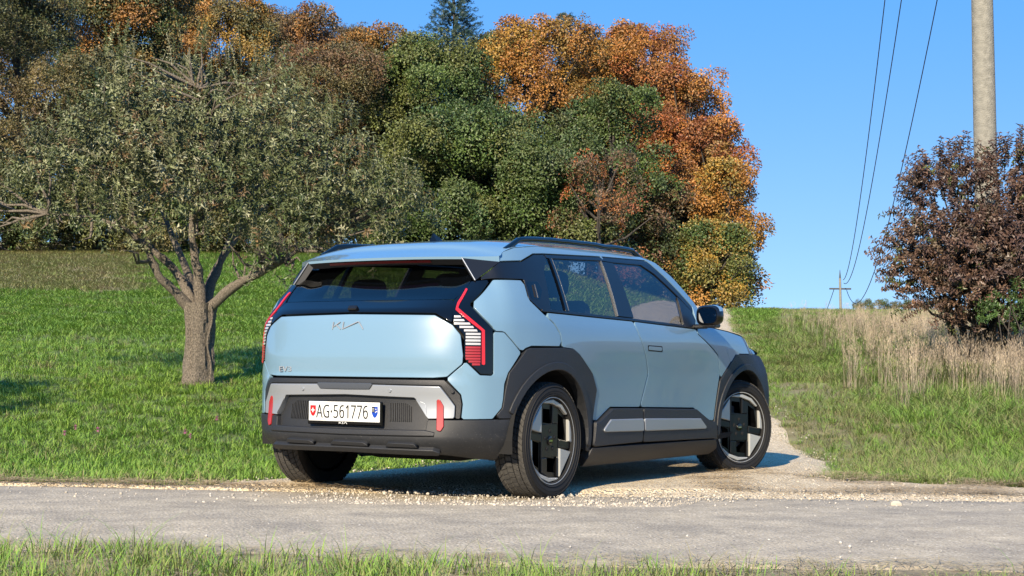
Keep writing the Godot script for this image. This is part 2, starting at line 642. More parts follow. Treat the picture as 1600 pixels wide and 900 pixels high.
func car_flank(car: Node, flip: bool) -> void:
	var pt: Material = M.paint
	panel("quarter_panel", [[4.264, 1.247], [5.533, 1.252], [5.465, 1.141], [5.735, 1.073], [5.979, 1.006], [6.098, .947], [6.128, .872], [5.357, .871], [5.183, .858], [5.044, .836], [4.428, .948], [3.981, .95], [3.982, .968], [2.948, 1.101]], pt, car, 0.0, .022, .0025, .02, .004, flip)
	panel("bumper_corner", [[3.981, .95], [4.428, .948], [5.044, .836], [4.593, .722], [4.453, .662], [4.406, .578], [4.347, .529], [3.973, .468], [2.714, .466], [2.762, .55], [2.706, .602], [2.243, .690], [2.291, .695], [2.779, .77], [2.798, .794], [3.41, .711], [3.983, .708]], pt, car, 0.0, .022, .002, .008, .003, flip)
	var rd := panel("rear_door", [[5.745, 1.070], [7.559, 1.047], [7.629, .954], [7.764, .833], [7.845, .717], [7.728, .504], [7.174, .512], [6.914, .433], [6.818, .44], [6.881, .622], [6.771, .722], [6.51, .824], [6.361, .86], [6.127, .868], [6.098, .947], [5.979, 1.006]], pt, car, 0.0, .022, .0028, .012, .003, flip)
	var fd := panel("front_door", [[7.559, 1.047], [8.813, 1.017], [8.849, .983], [9.198, .879], [9.289, .842], [9.355, .716], [9.267, .39], [9.147, .399], [8.847, .485], [7.735, .504], [7.851, .717], [7.764, .833], [7.629, .954]], pt, car, 0.0, .022, .0028, .012, .003, flip)
	var fe := panel("front_fender", [[8.813, 1.017], [9.095, 1.04], [9.57, 1.012], [10.0, .982], [10.6, .945], [11.2, .905], [11.7, .86], [11.9, .80], [11.68, .772], [11.565, .843], [11.311, .856], [9.671, .853], [9.458, .732], [9.358, .668], [9.355, .716], [9.289, .842], [9.198, .879], [8.849, .983]], pt, car, 0.0, .022, .0028, .012, .003, flip)
	# charging flap outline
	panel("charging_flap", [[9.45, .90], [9.78, .895], [9.80, .872], [9.70, .79], [9.55, .80], [9.47, .86]], pt, fe, 0.001, .004, .004, .012, .002, flip)
	# flush handle of the front door
	var hd := panel("door_handle", [[7.785, .895], [8.063, .891], [8.085, .859], [7.81, .864]], pt, fd, .002, .01, .003, .006, .002, flip)
	panel("handle_gap", [[7.775, .899], [8.071, .895], [8.093, .855], [7.80, .860]], M.matte_black, hd, .0006, .0, .001, .006, .0, flip)
	# dark mouldings
	var rc := [[3.973, .471], [4.347, .529], [4.455, .63], [4.593, .722], [5.183, .853], [5.319, .864], [6.127, .869], [6.361, .861], [6.51, .824], [6.771, .722], [6.881, .622], [6.82, .44], [6.80, .25]]
	var ra := panel("rear_arch_moulding", rc + arch(0.0, .408, 190.0, 19.0), M.cladding, car, .006, .05, .0015, .01, .004, flip)
	panel("arch_lip", arch(0.0, .452, 186.0, 22.0) + arch(0.0, .405, 22.0, 186.0), M.cladding, ra, .016, .02, .0, .006, .006, flip)
	var fc := [[9.29, .25], [9.268, .383], [9.358, .668], [9.458, .732], [9.671, .853], [11.311, .856], [11.565, .843], [11.68, .772], [11.62, .61], [11.5, .45], [11.4, .28]]
	var fa := panel("front_arch_moulding", fc + arch(-2.68, .408, 186.0, -10.0), M.cladding, car, .006, .05, .0015, .01, .004, flip)
	panel("arch_lip", arch(-2.68, .452, 166.0, -6.0) + arch(-2.68, .405, -6.0, 166.0), M.cladding, fa, .016, .02, .0, .006, .006, flip)
	var rm := panel("door_moulding", [[6.83, .436], [6.914, .431], [7.174, .509], [7.728, .501], [7.738, .29], [6.80, .284]], M.cladding, rd, .028, .05, .002, .008, .004, flip)
	panel("trim_strip", [[6.927, .366], [7.109, .443], [7.717, .438], [7.733, .356]], M.silver, rm, .038, .012, .001, .005, .006, flip)
	var fm := panel("door_moulding", [[7.738, .501], [8.847, .482], [9.147, .397], [9.262, .39], [9.295, .276], [7.748, .288]], M.cladding, fd, .028, .05, .002, .008, .004, flip)
	panel("trim_strip", [[7.735, .438], [8.916, .418], [9.08, .343], [7.748, .356]], M.silver, fm, .038, .012, .001, .005, .006, flip)
	panel("sill", [[6.80, .281], [9.30, .272], [9.40, .213], [9.35, .17], [6.80, .17], [6.772, .213]], M.cladding, car, .018, .05, .0015, .006, .003, flip)
	# window surrounds
	panel("rear_pillar_trim", [[3.15, 1.239], [4.84, 1.347], [5.721, 1.361], [6.116, 1.411], [6.33, 1.419], [6.366, 1.40], [6.182, 1.309], [6.0, 1.083], [5.754, 1.077], [5.485, 1.141], [5.553, 1.254], [4.264, 1.251]], M.trim_black, car, -.002, .025, .0012, .006, .002, flip)
	panel("door_frame_trim", [[6.335, 1.419], [7.448, 1.447], [8.331, 1.461], [8.555, 1.351], [8.91, 1.163], [8.86, 1.135], [8.60, 1.262], [8.36, 1.372], [8.173, 1.425], [7.619, 1.419], [7.398, 1.422], [6.417, 1.397], [6.37, 1.397]], M.trim_black, car, -.001, .025, .001, .004, .002, flip)
	panel("centre_pillar_trim", [[7.398, 1.421], [7.619, 1.419], [7.614, 1.066], [7.317, 1.072]], M.trim_black, car, -.001, .02, .001, .003, .002, flip)
	panel("mirror_sail", [[8.64, 1.235], [8.86, 1.135], [8.89, 1.08], [8.80, 1.021], [8.58, 1.036]], M.trim_black, car, 0.0, .02, .001, .004, .002, flip)
	panel("belt_moulding", [[5.76, 1.088], [7.56, 1.063], [8.60, 1.040], [8.81, 1.024], [8.805, 1.018], [7.56, 1.047], [5.75, 1.072]], M.trim_black, car, .003, .02, .0, .002, .002, flip)
	panel("quarter_bar", [[6.405, 1.398], [6.455, 1.398], [6.375, 1.083], [6.31, 1.083]], M.gloss_black, car, .002, .02, .0, .002, .002, flip)
	panel("bright_edge", [[6.446, 1.398], [6.455, 1.398], [6.376, 1.083], [6.366, 1.083]], M.satin_grey, car, .004, .01, .0, .0, .001, flip)
	panel("bright_edge", [[7.392, 1.422], [7.399, 1.422], [7.322, 1.072], [7.314, 1.072]], M.satin_grey, car, .003, .01, .0, .0, .001, flip)
	panel("quarter_window", [[6.36, 1.40], [6.42, 1.40], [6.32, 1.083], [6.0, 1.083], [6.17, 1.309]], M.glass, car, -.008, .0, .0, .0, .0, flip)
	panel("rear_door_window", [[6.44, 1.40], [7.40, 1.425], [7.325, 1.068], [6.36, 1.08]], M.glass, car, -.008, .0, .0, .0, .0, flip)
	panel("front_door_window", [[7.612, 1.421], [8.18, 1.428], [8.40, 1.36], [8.69, 1.215], [8.63, 1.036], [7.608, 1.064]], M.glass, car, -.008, .0, .0, .0, .0, flip)
	# hidden handle of the rear door
	var hh := panel("door_handle", [[5.60, 1.245], [5.93, 1.25], [5.96, 1.199], [5.80, 1.135], [5.56, 1.14]], M.gloss_black, car, -.001, .02, .0, .008, .003, flip)
	panel("grip", [[5.72, 1.225], [5.77, 1.225], [5.72, 1.15], [5.66, 1.15]], M.matte_black, hh, .0, .006, .0, .003, .002, flip)
	panel("grip_edge", [[5.80, 1.23], [5.818, 1.23], [5.775, 1.15], [5.755, 1.15]], M.satin_grey, hh, .002, .004, .0, .0, .001, flip)
	# body coloured roof side and windscreen pillar
	panel("roof_side", [[4.862, 1.352], [5.721, 1.365], [6.116, 1.415], [6.335, 1.423], [7.448, 1.451], [8.335, 1.465], [8.56, 1.356], [8.915, 1.167], [8.895, 1.08], [8.815, 1.022], [9.09, 1.044], [9.12, 1.10], [8.98, 1.21], [8.70, 1.37], [8.50, 1.455], [8.33, 1.490], [7.7, 1.497], [7.0, 1.487], [6.3, 1.468], [5.7, 1.443], [5.2, 1.412], [4.862, 1.380]], pt, car, .0, .02, .001, .006, .003, flip)
	# inner shell behind the panels, and the wheel housings
	var low := [[0.0, .60], [2.4, .95], [3.0, 1.08], [4.3, 1.22], [5.45, 1.23], [5.75, 1.05], [7.56, 1.03], [8.81, 1.0], [9.6, .97], [11.2, .87], [11.7, .8], [11.6, .3]]
	panel("inner_shell", low + arch(-2.68, .43, -6.0, 186.0) + [[9.2, .22], [6.85, .22]] + arch(0.0, .43, 186.0, -6.0) + [[4.3, .3], [0.0, .33]], M.matte_black, car, -.045, .0, .0, .0, .0, flip, .08)
	var sg := -1.0 if flip else 1.0
	for zc in [0.0, -2.68]:
		var st := begin()
		for k in 20:
			var a0 := deg_to_rad(-8.0 + 196.0 * k / 20)
			var a1 := deg_to_rad(-8.0 + 196.0 * (k + 1) / 20)
			var p0 := Vector3(0, .335 + .425 * sin(a0), zc + .425 * cos(a0))
			var p1 := Vector3(0, .335 + .425 * sin(a1), zc + .425 * cos(a1))
			var nn := -Vector3(0, sin((a0 + a1) * .5), cos((a0 + a1) * .5))
			var xo := Vector3(sg * .895, 0, 0)
			var xi := Vector3(sg * .56, 0, 0)
			quad(st, p0 + xo, p1 + xo, p1 + xi, p0 + xi, nn)
			tri(st, p0 + xi, p1 + xi, Vector3(sg * .56, .3, zc), Vector3(sg, 0, 0), Vector3(sg, 0, 0), Vector3(sg, 0, 0))
		put("wheel_housing", st, M.matte_black, car)
	car_mirror(car, sg)

func car_mirror(car: Node, sg: float) -> void:
	# the housing: a squarish shell, narrower towards the nose
	var st := begin()
	var c := Vector3(sg * 1.012, 1.105, -1.83)
	var rows := []
	var rad := [[.0, .82, .80], [.018, .98, .97], [.05, 1.0, 1.0], [.09, .92, .92], [.12, .72, .74], [.14, .38, .42], [.147, .0, .0]]
	for r in rad:
		var row := []
		for k in 29:
			var a := TAU * k / 28.0
			var ca := cos(a)
			var sa := sin(a)
			row.append(c + Vector3(sg * .088 * r[1] * signf(ca) * pow(absf(ca), .62), .071 * r[2] * signf(sa) * pow(absf(sa), .62) + r[0] * .05, -r[0]))
		rows.append(row)
	var cap := begin()
	for i in rows.size() - 1:
		for k in 28:
			var q := [rows[i][k], rows[i][k + 1], rows[i + 1][k + 1], rows[i + 1][k]]
			var nn := []
			for v in q:
				nn.append(((v - c - Vector3(0, 0, -.05)) * Vector3(1.0, 2.0, .9)).normalized())
			if k >= 1 and k < 13 and i > 0:
				tri(cap, q[0], q[1], q[2], nn[0], nn[1], nn[2])
				tri(cap, q[0], q[2], q[3], nn[0], nn[2], nn[3])
				continue
			tri(st, q[0], q[1], q[2], nn[0], nn[1], nn[2])
			tri(st, q[0], q[2], q[3], nn[0], nn[2], nn[3])
	var hs := put("door_mirror", st, M.trim_black, car)
	put("mirror_cap", cap, M.paint, hs)
	var s2 := begin()
	var s3 := begin()
	for k in 28:
		var a: Vector3 = rows[0][k]
		var b: Vector3 = rows[0][k + 1]
		var ia := c + (a - c) * .88 + Vector3(0, 0, -.008)
		var ib := c + (b - c) * .88 + Vector3(0, 0, -.008)
		tri(s2, a, b, ib, Vector3.BACK, Vector3.BACK, Vector3.BACK)
		tri(s2, a, ib, ia, Vector3.BACK, Vector3.BACK, Vector3.BACK)
		var gn := Vector3(-sg * .10, 0.02, 1).normalized()
		tri(s3, c + Vector3(0, 0, -.006), ia, ib, gn, gn, gn)
	put("mirror_rim", s2, M.gloss_black, hs)
	put("mirror_glass", s3, M.mirror, hs)
	var s4 := begin()
	box(s4, c + Vector3(-sg * .10, -.072, -.05), Vector3(.15, .03, .07), .01)
	put("mirror_arm", s4, M.trim_black, hs)
	var s5 := begin()
	box(s5, c + Vector3(-sg * .01, -.066, -.06), Vector3(.13, .03, .09), .012)
	put("mirror_foot", s5, M.trim_black, hs)

func car_tail_lamp(car: Node, flip: bool) -> void:
	var h := panel("tail_lamp", [[2.893, 1.235], [4.15, 1.247], [2.93, 1.101], [3.975, .966], [3.975, .711], [3.41, .714], [2.80, .797], [2.786, .925], [2.431, .989], [2.275, 1.12]], M.gloss_black, car, .001, .03, .001, .006, .004, flip, .03)
	panel("light_bar", strip([[2.74, 1.187], [2.52, 1.105], [2.50, 1.072], [2.93, 1.017], [3.53, .953], [3.545, .765]], .019), M.red_bar, h, .006, .006, .0, .003, .002, flip, .02)
	# stepped reflector ribs, clear above and red below
	for r in [[345, 110, 165], [375, 110, 192], [403, 112, 236], [431, 150, 264], [459, 182, 296], [488, 195, 322], [515, 195, 322], [542, 195, 322], [570, 195, 322]]:
		panel("clear_rib", rib(r), M.lamp_white, h, .004, .006, .0, .0, .002, flip, .03)
	for r in [[600, 195, 322], [623, 195, 322], [646, 195, 322], [669, 195, 322], [692, 197, 322], [715, 218, 322], [738, 245, 318]]:
		panel("red_rib", rib(r), M.red_lens, h, .004, .006, .0, .0, .002, flip, .03)

func rib(r: Array) -> Array:
	# lamp sketch units to (u, y)
	var y: float = 0.956 - (r[0] - 455.0) / 285.0 * 0.189
	var half := 0.0066
	var f := func(x: float) -> float: return lerpf(2.44, 3.529, (x - 110.0) / 235.0)
	var g := -0.06 if r[0] < 480 else 0.0
	return [[f.call(r[1]) , y + half], [f.call(r[2]) + g, y + half], [f.call(r[2]), y - half], [f.call(r[1]), y - half]]

func car_tail(car: Node) -> void:
	var tg := panel("tailgate", sym([[0.0, 1.051], [1.873, 1.042], [2.429, .986], [2.70, .93], [2.796, .818], [2.779, .77], [2.291, .695], [1.9, .689], [0.0, .689]]), M.paint, car, 0.0, .03, .0035, .014, .004)
	panel("tailgate_garnish", sym([[0.0, 1.129], [2.27, 1.128], [2.37, 1.078], [2.42, .991], [1.873, 1.047], [0.0, 1.056]]), M.gloss_black, car, 0.0, .02, .001, .004, .003)
	panel("rear_window", sym([[0.0, 1.131], [2.28, 1.130], [2.45, 1.155], [2.89, 1.24], [2.6, 1.33], [2.2, 1.40], [0.0, 1.43]]), M.dark_glass, car, -.004, .0, .0, .0, .0)
	panel("window_border", sym([[0.0, 1.153], [2.30, 1.152], [2.44, 1.152], [2.28, 1.133], [0.0, 1.133]]), M.gloss_black, car, -.010, .0, .0, .0, .0)
	for flip in [false, true]:
		panel("window_border", [[2.44, 1.152], [2.28, 1.152], [2.62, 1.24], [2.40, 1.33], [2.05, 1.40], [2.2, 1.40], [2.6, 1.33], [2.88, 1.24]], M.gloss_black, car, -.010, .0, .0, .0, .0, flip)
	# camera in the garnish
	var st := begin()
	box(st, Vector3(0, 1.078, .702), Vector3(.062, .03, .03), .006, Basis(Vector3.RIGHT, -.6))
	put("reversing_camera", st, M.trim_black, car)
	# maker's mark: slanting strokes
	st = begin()
	var y0 := .961
	for ln in [[[-.108, 0], [-.104, .040]], [[-.100, .014], [-.058, .040]], [[-.082, .024], [-.050, 0]], [[-.036, 0], [-.032, .040]], [[-.032, .002], [.066, .040]], [[.066, .040], [.076, .040], [.108, 0]]]:
		for i in ln.size() - 1:
			var a := Vector2(ln[i][0], y0 + ln[i][1])
			var b := Vector2(ln[i + 1][0], y0 + ln[i + 1][1])
			var d := b - a
			var mid := (a + b) * .5
			var za: float = skin_u(mid.x / .35, mid.y).z
			box(st, Vector3(mid.x, mid.y, za + .004), Vector3(d.length() + .004, .0055, .006), .0015, Basis(Vector3.RIGHT, -.1) * Basis(Vector3.BACK, d.angle()))
	put("maker_badge", st, M.badge, tg)
	text_on("model_badge", "EV3", Vector3(-.458, .733, skin_u(-1.42, .733).z + .004), .10, .028, .005, M.badge, tg, PackedStringArray(["Droid Sans"]), 0.0, -.10)
	# bumper
	panel("bumper_band", sym([[0.0, .684], [2.21, .684], [2.69, .602], [2.745, .55], [2.70, .469], [2.535, .469], [2.552, .54], [2.115, .65], [0.0, .657]]), M.cladding, car, -.003, .03, .001, .005, .003)
	var sf := panel("bumper_frame", sym([[0.0, .655], [2.105, .648], [2.545, .54], [2.528, .470], [1.765, .466], [1.406, .581], [0.0, .592]]), M.silver, car, .006, .035, .0012, .006, .005)
	panel("frame_step", sym([[0.0, .660], [.56, .660], [.475, .626], [0.0, .624]]), M.satin_grey, sf, .014, .01, .0, .004, .004)
	panel("frame_facet", [[1.70, .553], [1.44, .574], [1.765, .470]], M.silver, sf, .009, .004, .0, .0, .002)
	panel("frame_facet", [[1.70, .553], [1.44, .574], [1.765, .470]], M.silver, sf, .009, .004, .0, .0, .002, true)
	for u in [-.86, .86, 2.45]:
		var q := skin(s_of(u), .621)
		st = begin()
		lathe(st, [Vector2(.0, .008), Vector2(.009, .008), Vector2(.0105, .006), Vector2(.0105, 0)], q[0] + q[1] * .004, q[1], 14, false)
		put("parking_sensor", st, M.silver if u < 2.0 else M.cladding, car)
	var pk := panel("plate_recess", sym([[0.0, .591], [1.40, .58], [1.75, .464], [1.72, .398], [0.0, .394]]), M.cladding, car, -.022, .0, .0, .0, .0)
	for sg in [-1.0, 1.0]:
		for k in 11:
			var x: float = .285 + k * .0165
			var top := .553 - maxf(0.0, (x - .40) * .35)
			var a2: float = sg * x / .353
			panel("rib", [[a2 - .012, top], [a2 + .012, top], [a2 + .012 + sg * .02, .452], [a2 - .012 + sg * .02, .452]], M.cladding, pk, -.014, .009, .0, .0, .0015)
	var lb := [[0.0, .395], [1.72, .399], [1.755, .465], [2.53, .465], [3.95, .467], [4.70, .469]]
	var lower := panel("lower_bumper", sym(lb + arch(0.0, .408, 17.0, -14.0, 8) + [[4.40, .236], [3.3, .245], [2.208, .267], [.643, .286], [0.0, .288]]), M.dusty_cladding, car, .004, .05, .0012, .006, .004)
	# a ledge along the bumper and the stepped skid plate
	panel("bumper_ledge", sym([[0.0, .403], [1.70, .408], [2.1, .392], [2.1, .372], [0.0, .368]]), M.cladding, lower, .014, .02, .0, .005, .008)
	panel("skid_plate", sym([[0.0, .322], [1.9, .318], [2.15, .300], [2.0, .284], [0.0, .290]]), M.cladding, lower, .030, .03, .0, .004, .006)
	for k in [-1.35, -.3, .75]:
		panel("skid_step", [[k, .324], [k + .12, .344], [k + .68, .342], [k + .80, .322]], M.cladding, lower, .024, .03, .0, .0, .003)
	for flip in [false, true]:
		panel("rear_reflector", [[2.006, .576], [2.10, .577], [2.208, .54], [2.226, .428], [2.143, .40], [2.019, .406]], M.red_lens, car, .012, .02, .0, .004, .004, flip, .03)
	# number plate
	st = begin()
	var pc := Vector3(0, .4955, .768)
	box(st, pc + Vector3(0, -.006, -.004), Vector3(.524, .134, .018), .006)
	var holder := put("number_plate", st, M.gloss_black, car)
	st = begin()
	box(st, pc + Vector3(0, .002, .0055), Vector3(.50, .110, .006), .0025)
	put("plate_face", st, M.plate_white, holder)
	text_on("plate_lettering", "AG·561776", pc + Vector3(-.012, .002, .0095), .365, .074, .002, M.ink, holder, PackedStringArray(["Droid Sans"]))
	text_on("holder_lettering", "KIΛ", pc + Vector3(-.005, -.0605, .006), .058, .011, .002, M.plate_white, holder, PackedStringArray(["Droid Sans"]))
	for sg in [-1.0, 1.0]:
		st = begin()
		var cx := pc + Vector3(sg * .218, .004, .0096)
		var sh := [Vector2(-.02, .03), Vector2(.02, .03), Vector2(.02, -.008), Vector2(.011, -.025), Vector2(0, -.032), Vector2(-.011, -.025), Vector2(-.02, -.008)]
		for i in sh.size():
			var a3: Vector2 = sh[i]
			var b3: Vector2 = sh[(i + 1) % sh.size()]
			tri(st, cx, cx + Vector3(a3.x, a3.y, 0), cx + Vector3(b3.x, b3.y, 0), Vector3.BACK, Vector3.BACK, Vector3.BACK)
		var shield := put("plate_shield", st, M.shield_red if sg < 0.0 else M.shield_blue, holder)
		st = begin()
		if sg < 0.0:
			box(st, cx + Vector3(0, .003, .001), Vector3(.024, .007, .001), .0002)
			box(st, cx + Vector3(0, .003, .0011), Vector3(.007, .026, .001), .0002)
			put("shield_cross", st, M.plate_white, shield)
		else:
			box(st, cx + Vector3(-.010, .014, .001), Vector3(.019, .03, .001), .0002)
			put("shield_field", st, M.ink, shield)
			st = begin()
			for k in 3:
				box(st, cx + Vector3(-.010, .006 + k * .007, .002), Vector3(.016, .002, .001), .0002)
			box(st, cx + Vector3(.008, .016, .001), Vector3(.006, .006, .001), .0002)
			box(st, cx + Vector3(.014, .004, .001), Vector3(.006, .006, .001), .0002)
			box(st, cx + Vector3(.006, .0, .001), Vector3(.006, .006, .001), .0002)
			put("shield_charge", st, M.plate_white, shield)

func car_top(car: Node) -> void:
	# roof and spoiler, rows from the trailing edge forward: edge x, y, z, middle y, z, squareness
	var rows := [loft_row(.555, 1.374, .425, 1.377, .50, 3.0), loft_row(.64, 1.377, .355, 1.402, .41, 3.0), loft_row(.712, 1.382, .287, 1.437, .28, 3.2)]
	for e in [[5.2, 1.412, 1.470], [5.7, 1.443, 1.492], [6.3, 1.468, 1.520], [7.0, 1.487, 1.545], [7.7, 1.497, 1.558], [8.33, 1.490, 1.550]]:
		var q := skin_u(e[0], e[1])
		rows.append(loft_row(q.x + .001, q.y - .002, q.z, e[2], q.z - .05 * (0.0 if e[0] < 7.5 else (e[0] - 7.5)), 3.2))
	var qh := skin_u(8.42, 1.475)
	rows.append(loft_row(qh.x, qh.y, qh.z, 1.533, qh.z - .13, 3.0))
	var fine := resample(rows, 4)
	var st := begin()
	sheet(st, fine)
	var roof := put("roof", st, M.paint, car)
	# headliner just below
	st = begin()
	var lower := []
	for i in range(8, fine.size()):
		var r := []
		for v in fine[i]:
			r.append(v + Vector3(0, -.045, 0))
		lower.append(r)
	sheet(st, lower)
	put("headliner", st, M.headliner, car)
	# spoiler: edge face and underside
	st = begin()
	var tr: Array = fine[0]
	for j in tr.size() - 1:
		var a: Vector3 = tr[j]
		var b: Vector3 = tr[j + 1]
		var dn := Vector3(0, -.014, -.004)
		quad(st, a, b, b + dn, a + dn, Vector3(0, -.2, 1).normalized())
	put("spoiler_edge", st, M.paint, roof)
	st = begin()
	for j in tr.size() - 1:
		var a: Vector3 = tr[j] + Vector3(0, -.014, -.004)
		var b: Vector3 = tr[j + 1] + Vector3(0, -.014, -.004)
		var a2 := Vector3(a.x * .98, a.y - .030, a.z - .035)
		var b2 := Vector3(b.x * .98, b.y - .030, b.z - .035)
		var a3 := Vector3(a.x * .96, 1.365, a.z - .22)
		var b3 := Vector3(b.x * .96, 1.365, b.z - .22)
		quad(st, a, b, b2, a2, Vector3(0, -.6, .8))
		quad(st, a2, b2, b3, a3, Vector3(0, -1, 0))
	var sp := put("spoiler_underside", st, M.trim_black, car)
	st = begin()
	for j in range(5, tr.size() - 6):
		var a: Vector3 = tr[j] + Vector3(0, -.019, -.0065)
		var b: Vector3 = tr[j + 1] + Vector3(0, -.019, -.0065)
		var off := Vector3(0, -.012, -.014)
		var up := Vector3(0, -.002, .006)
		quad(st, a + up, b + up, b + off + up, a + off + up, Vector3(0, -.5, .85).normalized())
	put("brake_lamp", st, smat(Color(.20, .03, .04), .15), sp)
	# the dark side fins of the spoiler
	for sg in [-1.0, 1.0]:
		st = begin()
		var A := Vector3(sg * .553, 1.366, .424)
		var B := Vector3(sg * .716, 1.349, .288)
		var C := Vector3(sg * .652, 1.238, .436)
		var inn := Vector3(-sg * .035, 0, -.03)
		var n := (B - A).cross(C - A).normalized()
		if n.x * sg < 0.0:
			n = -n
		tri(st, A, B, C, n, n, n)
		tri(st, A + inn, B + inn, C + inn, -n, -n, -n)
		quad(st, A, C, C + inn, A + inn, Vector3(-sg * .5, 0, 1).normalized())
		quad(st, B, C, C + inn, B + inn, Vector3(0, -1, 0))
		var skirt := begin()
		var edge := []
		for i in 9:
			edge.append(fine[i][fine[i].size() - 1] * Vector3(sg, 1, 1))
		for i in 8:
			quad(skirt, edge[i], edge[i + 1], A.lerp(B, (i + 1) / 8.0), A.lerp(B, i / 8.0), Vector3(sg * .6, 0, .6).normalized())
		put("spoiler_side", skirt, M.paint, roof)
		var fin := put("spoiler_fin", st, M.trim_black, car)
		st = begin()
		tube(st, [A + Vector3(0, .002, .003), C + Vector3(0, 0, .003)], [.004, .004], 6)
		put("fin_edge", st, M.silver, fin)
		# roof rail
		st = begin()
		var pts := []
		var rad := []
		for k in 25:
			var t := k / 24.0
			var z := lerpf(.16, -1.62, t)
			var lift := smoothstep(0.0, .10, t) * smoothstep(1.0, .90, t)
			pts.append(Vector3(sg * lerpf(.668, .632, t) , roof_y(fine, lerpf(.668, .632, t), z) + lerpf(-.012, .034, lift), z))
			rad.append(.017)
		tube(st, pts, rad, 10)
		put("roof_rail", st, M.gloss_black, car)
	# antenna
	st = begin()
	var yb := roof_y(fine, 0.0, -.09) - .006
	for sg in [-1.0, 1.0]:
		var prof := [Vector3(0, yb, .03), Vector3(0, yb + .055, -.012), Vector3(0, yb + .052, -.03), Vector3(0, yb + .018, -.11), Vector3(0, yb, -.17)]
		for i in prof.size() - 1:
			var a: Vector3 = prof[i] + Vector3(0, 0, -.07)
			var b: Vector3 = prof[i + 1] + Vector3(0, 0, -.07)
			var n2 := Vector3(sg, .3, 0).normalized()
			var fa := Vector3(sg * .03, yb - a.y, 0)
			var fb := Vector3(sg * .03, yb - b.y, 0)
			if i == 0:
				fa = Vector3.ZERO
			if i == prof.size() - 2:
				fb = Vector3.ZERO
			tri(st, a, b, b + fb, n2, n2, n2)
			tri(st, a, b + fb, a + fa, n2, n2, n2)
	put("roof_antenna", st, M.trim_black, car)
	# windscreen
	st = begin()
	var wr := []
	for e in [[.0, .0], [.25, .0], [.5, .0], [.75, .0], [1.0, .0]]:
		var t: float = e[0]
		var xe := lerpf(.655, .83, t)
		wr.append(loft_row(xe, lerpf(1.465, 1.045, t), lerpf(-1.60, -2.12, t), lerpf(1.527, 1.03, pow(t, 1.1)), lerpf(-1.73, -2.52, t), 2.2))
	sheet(st, wr)
	put("windscreen", st, M.glass, car)

func roof_y(fine: Array, x: float, z: float) -> float:
	for i in fine.size() - 1:
		var r0: Array = fine[i]
		var r1: Array = fine[i + 1]
		for j in r0.size() - 1:
			if r0[j].x <= x and r0[j + 1].x >= x and r0[j].z >= z and r1[j].z <= z:
				var t: float = (r0[j].z - z) / maxf(r0[j].z - r1[j].z, 1e-6)
				var k: float = (x - r0[j].x) / maxf(r0[j + 1].x - r0[j].x, 1e-6)
				return lerpf(lerpf(r0[j].y, r0[j + 1].y, k), lerpf(r1[j].y, r1[j + 1].y, k), t)
	return 1.49

func car_front(car: Node) -> void:
	# bonnet
	var st := begin()
	var rows := [loft_row(.845, 1.045, -2.16, 1.035, -2.50, 2.0)]
	for e in [[9.57, 1.012, 1.03], [10.0, .982, 1.015], [10.6, .945, .985], [11.2, .905, .95], [11.7, .862, .90]]:
		var q := skin_u(e[0], e[1])
		rows.append(loft_row(q.x + .001, q.y + .001, q.z, e[2], q.z - .22, 3.0))
	rows.append(loft_row(.70, .82, -3.22, .84, -3.44, 2.5))
	sheet(st, resample(rows, 4))
	put("bonnet", st, M.paint, car)
	panel("front_bumper", [[11.70, .80], [12.4, .82], [14.0, .84], [14.0, .26], [12.4, .26], [11.45, .28], [11.62, .61], [11.72, .77]], M.paint, car, .0, .03, .0, .006, .003)
	panel("front_bumper", [[11.70, .80], [12.4, .82], [14.0, .84], [14.0, .26], [12.4, .26], [11.45, .28], [11.62, .61], [11.72, .77]], M.paint, car, .0, .03, .0, .006, .003, true)
	for flip in [false, true]:
		panel("headlamp", [[11.85, .80], [12.3, .81], [12.3, .60], [12.1, .58], [11.8, .72]], M.lamp_white, car, .006, .02, .0, .004, .003, flip)
		panel("lower_grille", [[11.6, .42], [12.6, .46], [14.0, .46], [14.0, .27], [12.5, .27], [11.5, .29]], M.cladding, car, .008, .03, .0, .004, .003, flip)

func car_inside(car: Node) -> void:
	var st := begin()
	box(st, Vector3(0, .245, -1.34), Vector3(1.62, .10, 1.82), .02)
	box(st, Vector3(0, .33, .28), Vector3(1.08, .09, .58), .02)
	box(st, Vector3(0, .33, -3.0), Vector3(1.08, .12, .6), .02)
	put("floor_pan", st, M.matte_black, car)
	st = begin()
	tube(st, [Vector3(-.72, .30, 0), Vector3(-.3, .25, .05), Vector3(.3, .25, .05), Vector3(.72, .30, 0)], [.035, .05, .05, .035], 8)
	for sg in [-1.0, 1.0]:
		tube(st, [Vector3(sg * .55, .24, .1), Vector3(sg * .48, .28, -.35)], [.03, .03], 6)
	put("rear_axle", st, M.matte_black, car)
	# loading floor, dashboard, wheel
	st = begin()
	box(st, Vector3(0, .70, .30), Vector3(1.30, .04, .62), .01)
	put("load_floor", st, M.interior, car)
	st = begin()
	box(st, Vector3(0, .93, -2.12), Vector3(1.50, .16, .42), .05)
	put("dashboard", st, M.interior, car)
	st = begin()
	var c := Vector3(-.38, .97, -1.74)
	var pts := []
	var rad := []
	for k in 25:
		var a := TAU * k / 24.0
		pts.append(c + Vector3(cos(a) * .18, sin(a) * .16, -sin(a) * .07))
		rad.append(.015)
	tube(st, pts, rad, 6, false)
	put("steering_wheel", st, M.interior, car)
	for x in [-.38, .38]:
		seat(car, Vector3(x, .0, -1.05), .50, .62)
	for x in [-.42, 0.0, .42]:
		seat(car, Vector3(x, .02, -.20), .40, .52)
	# tall inner mirror
	st = begin()
	box(st, Vector3(0, 1.355, -1.50), Vector3(.23, .065, .03), .012)
	put("inner_mirror", st, M.interior, car)

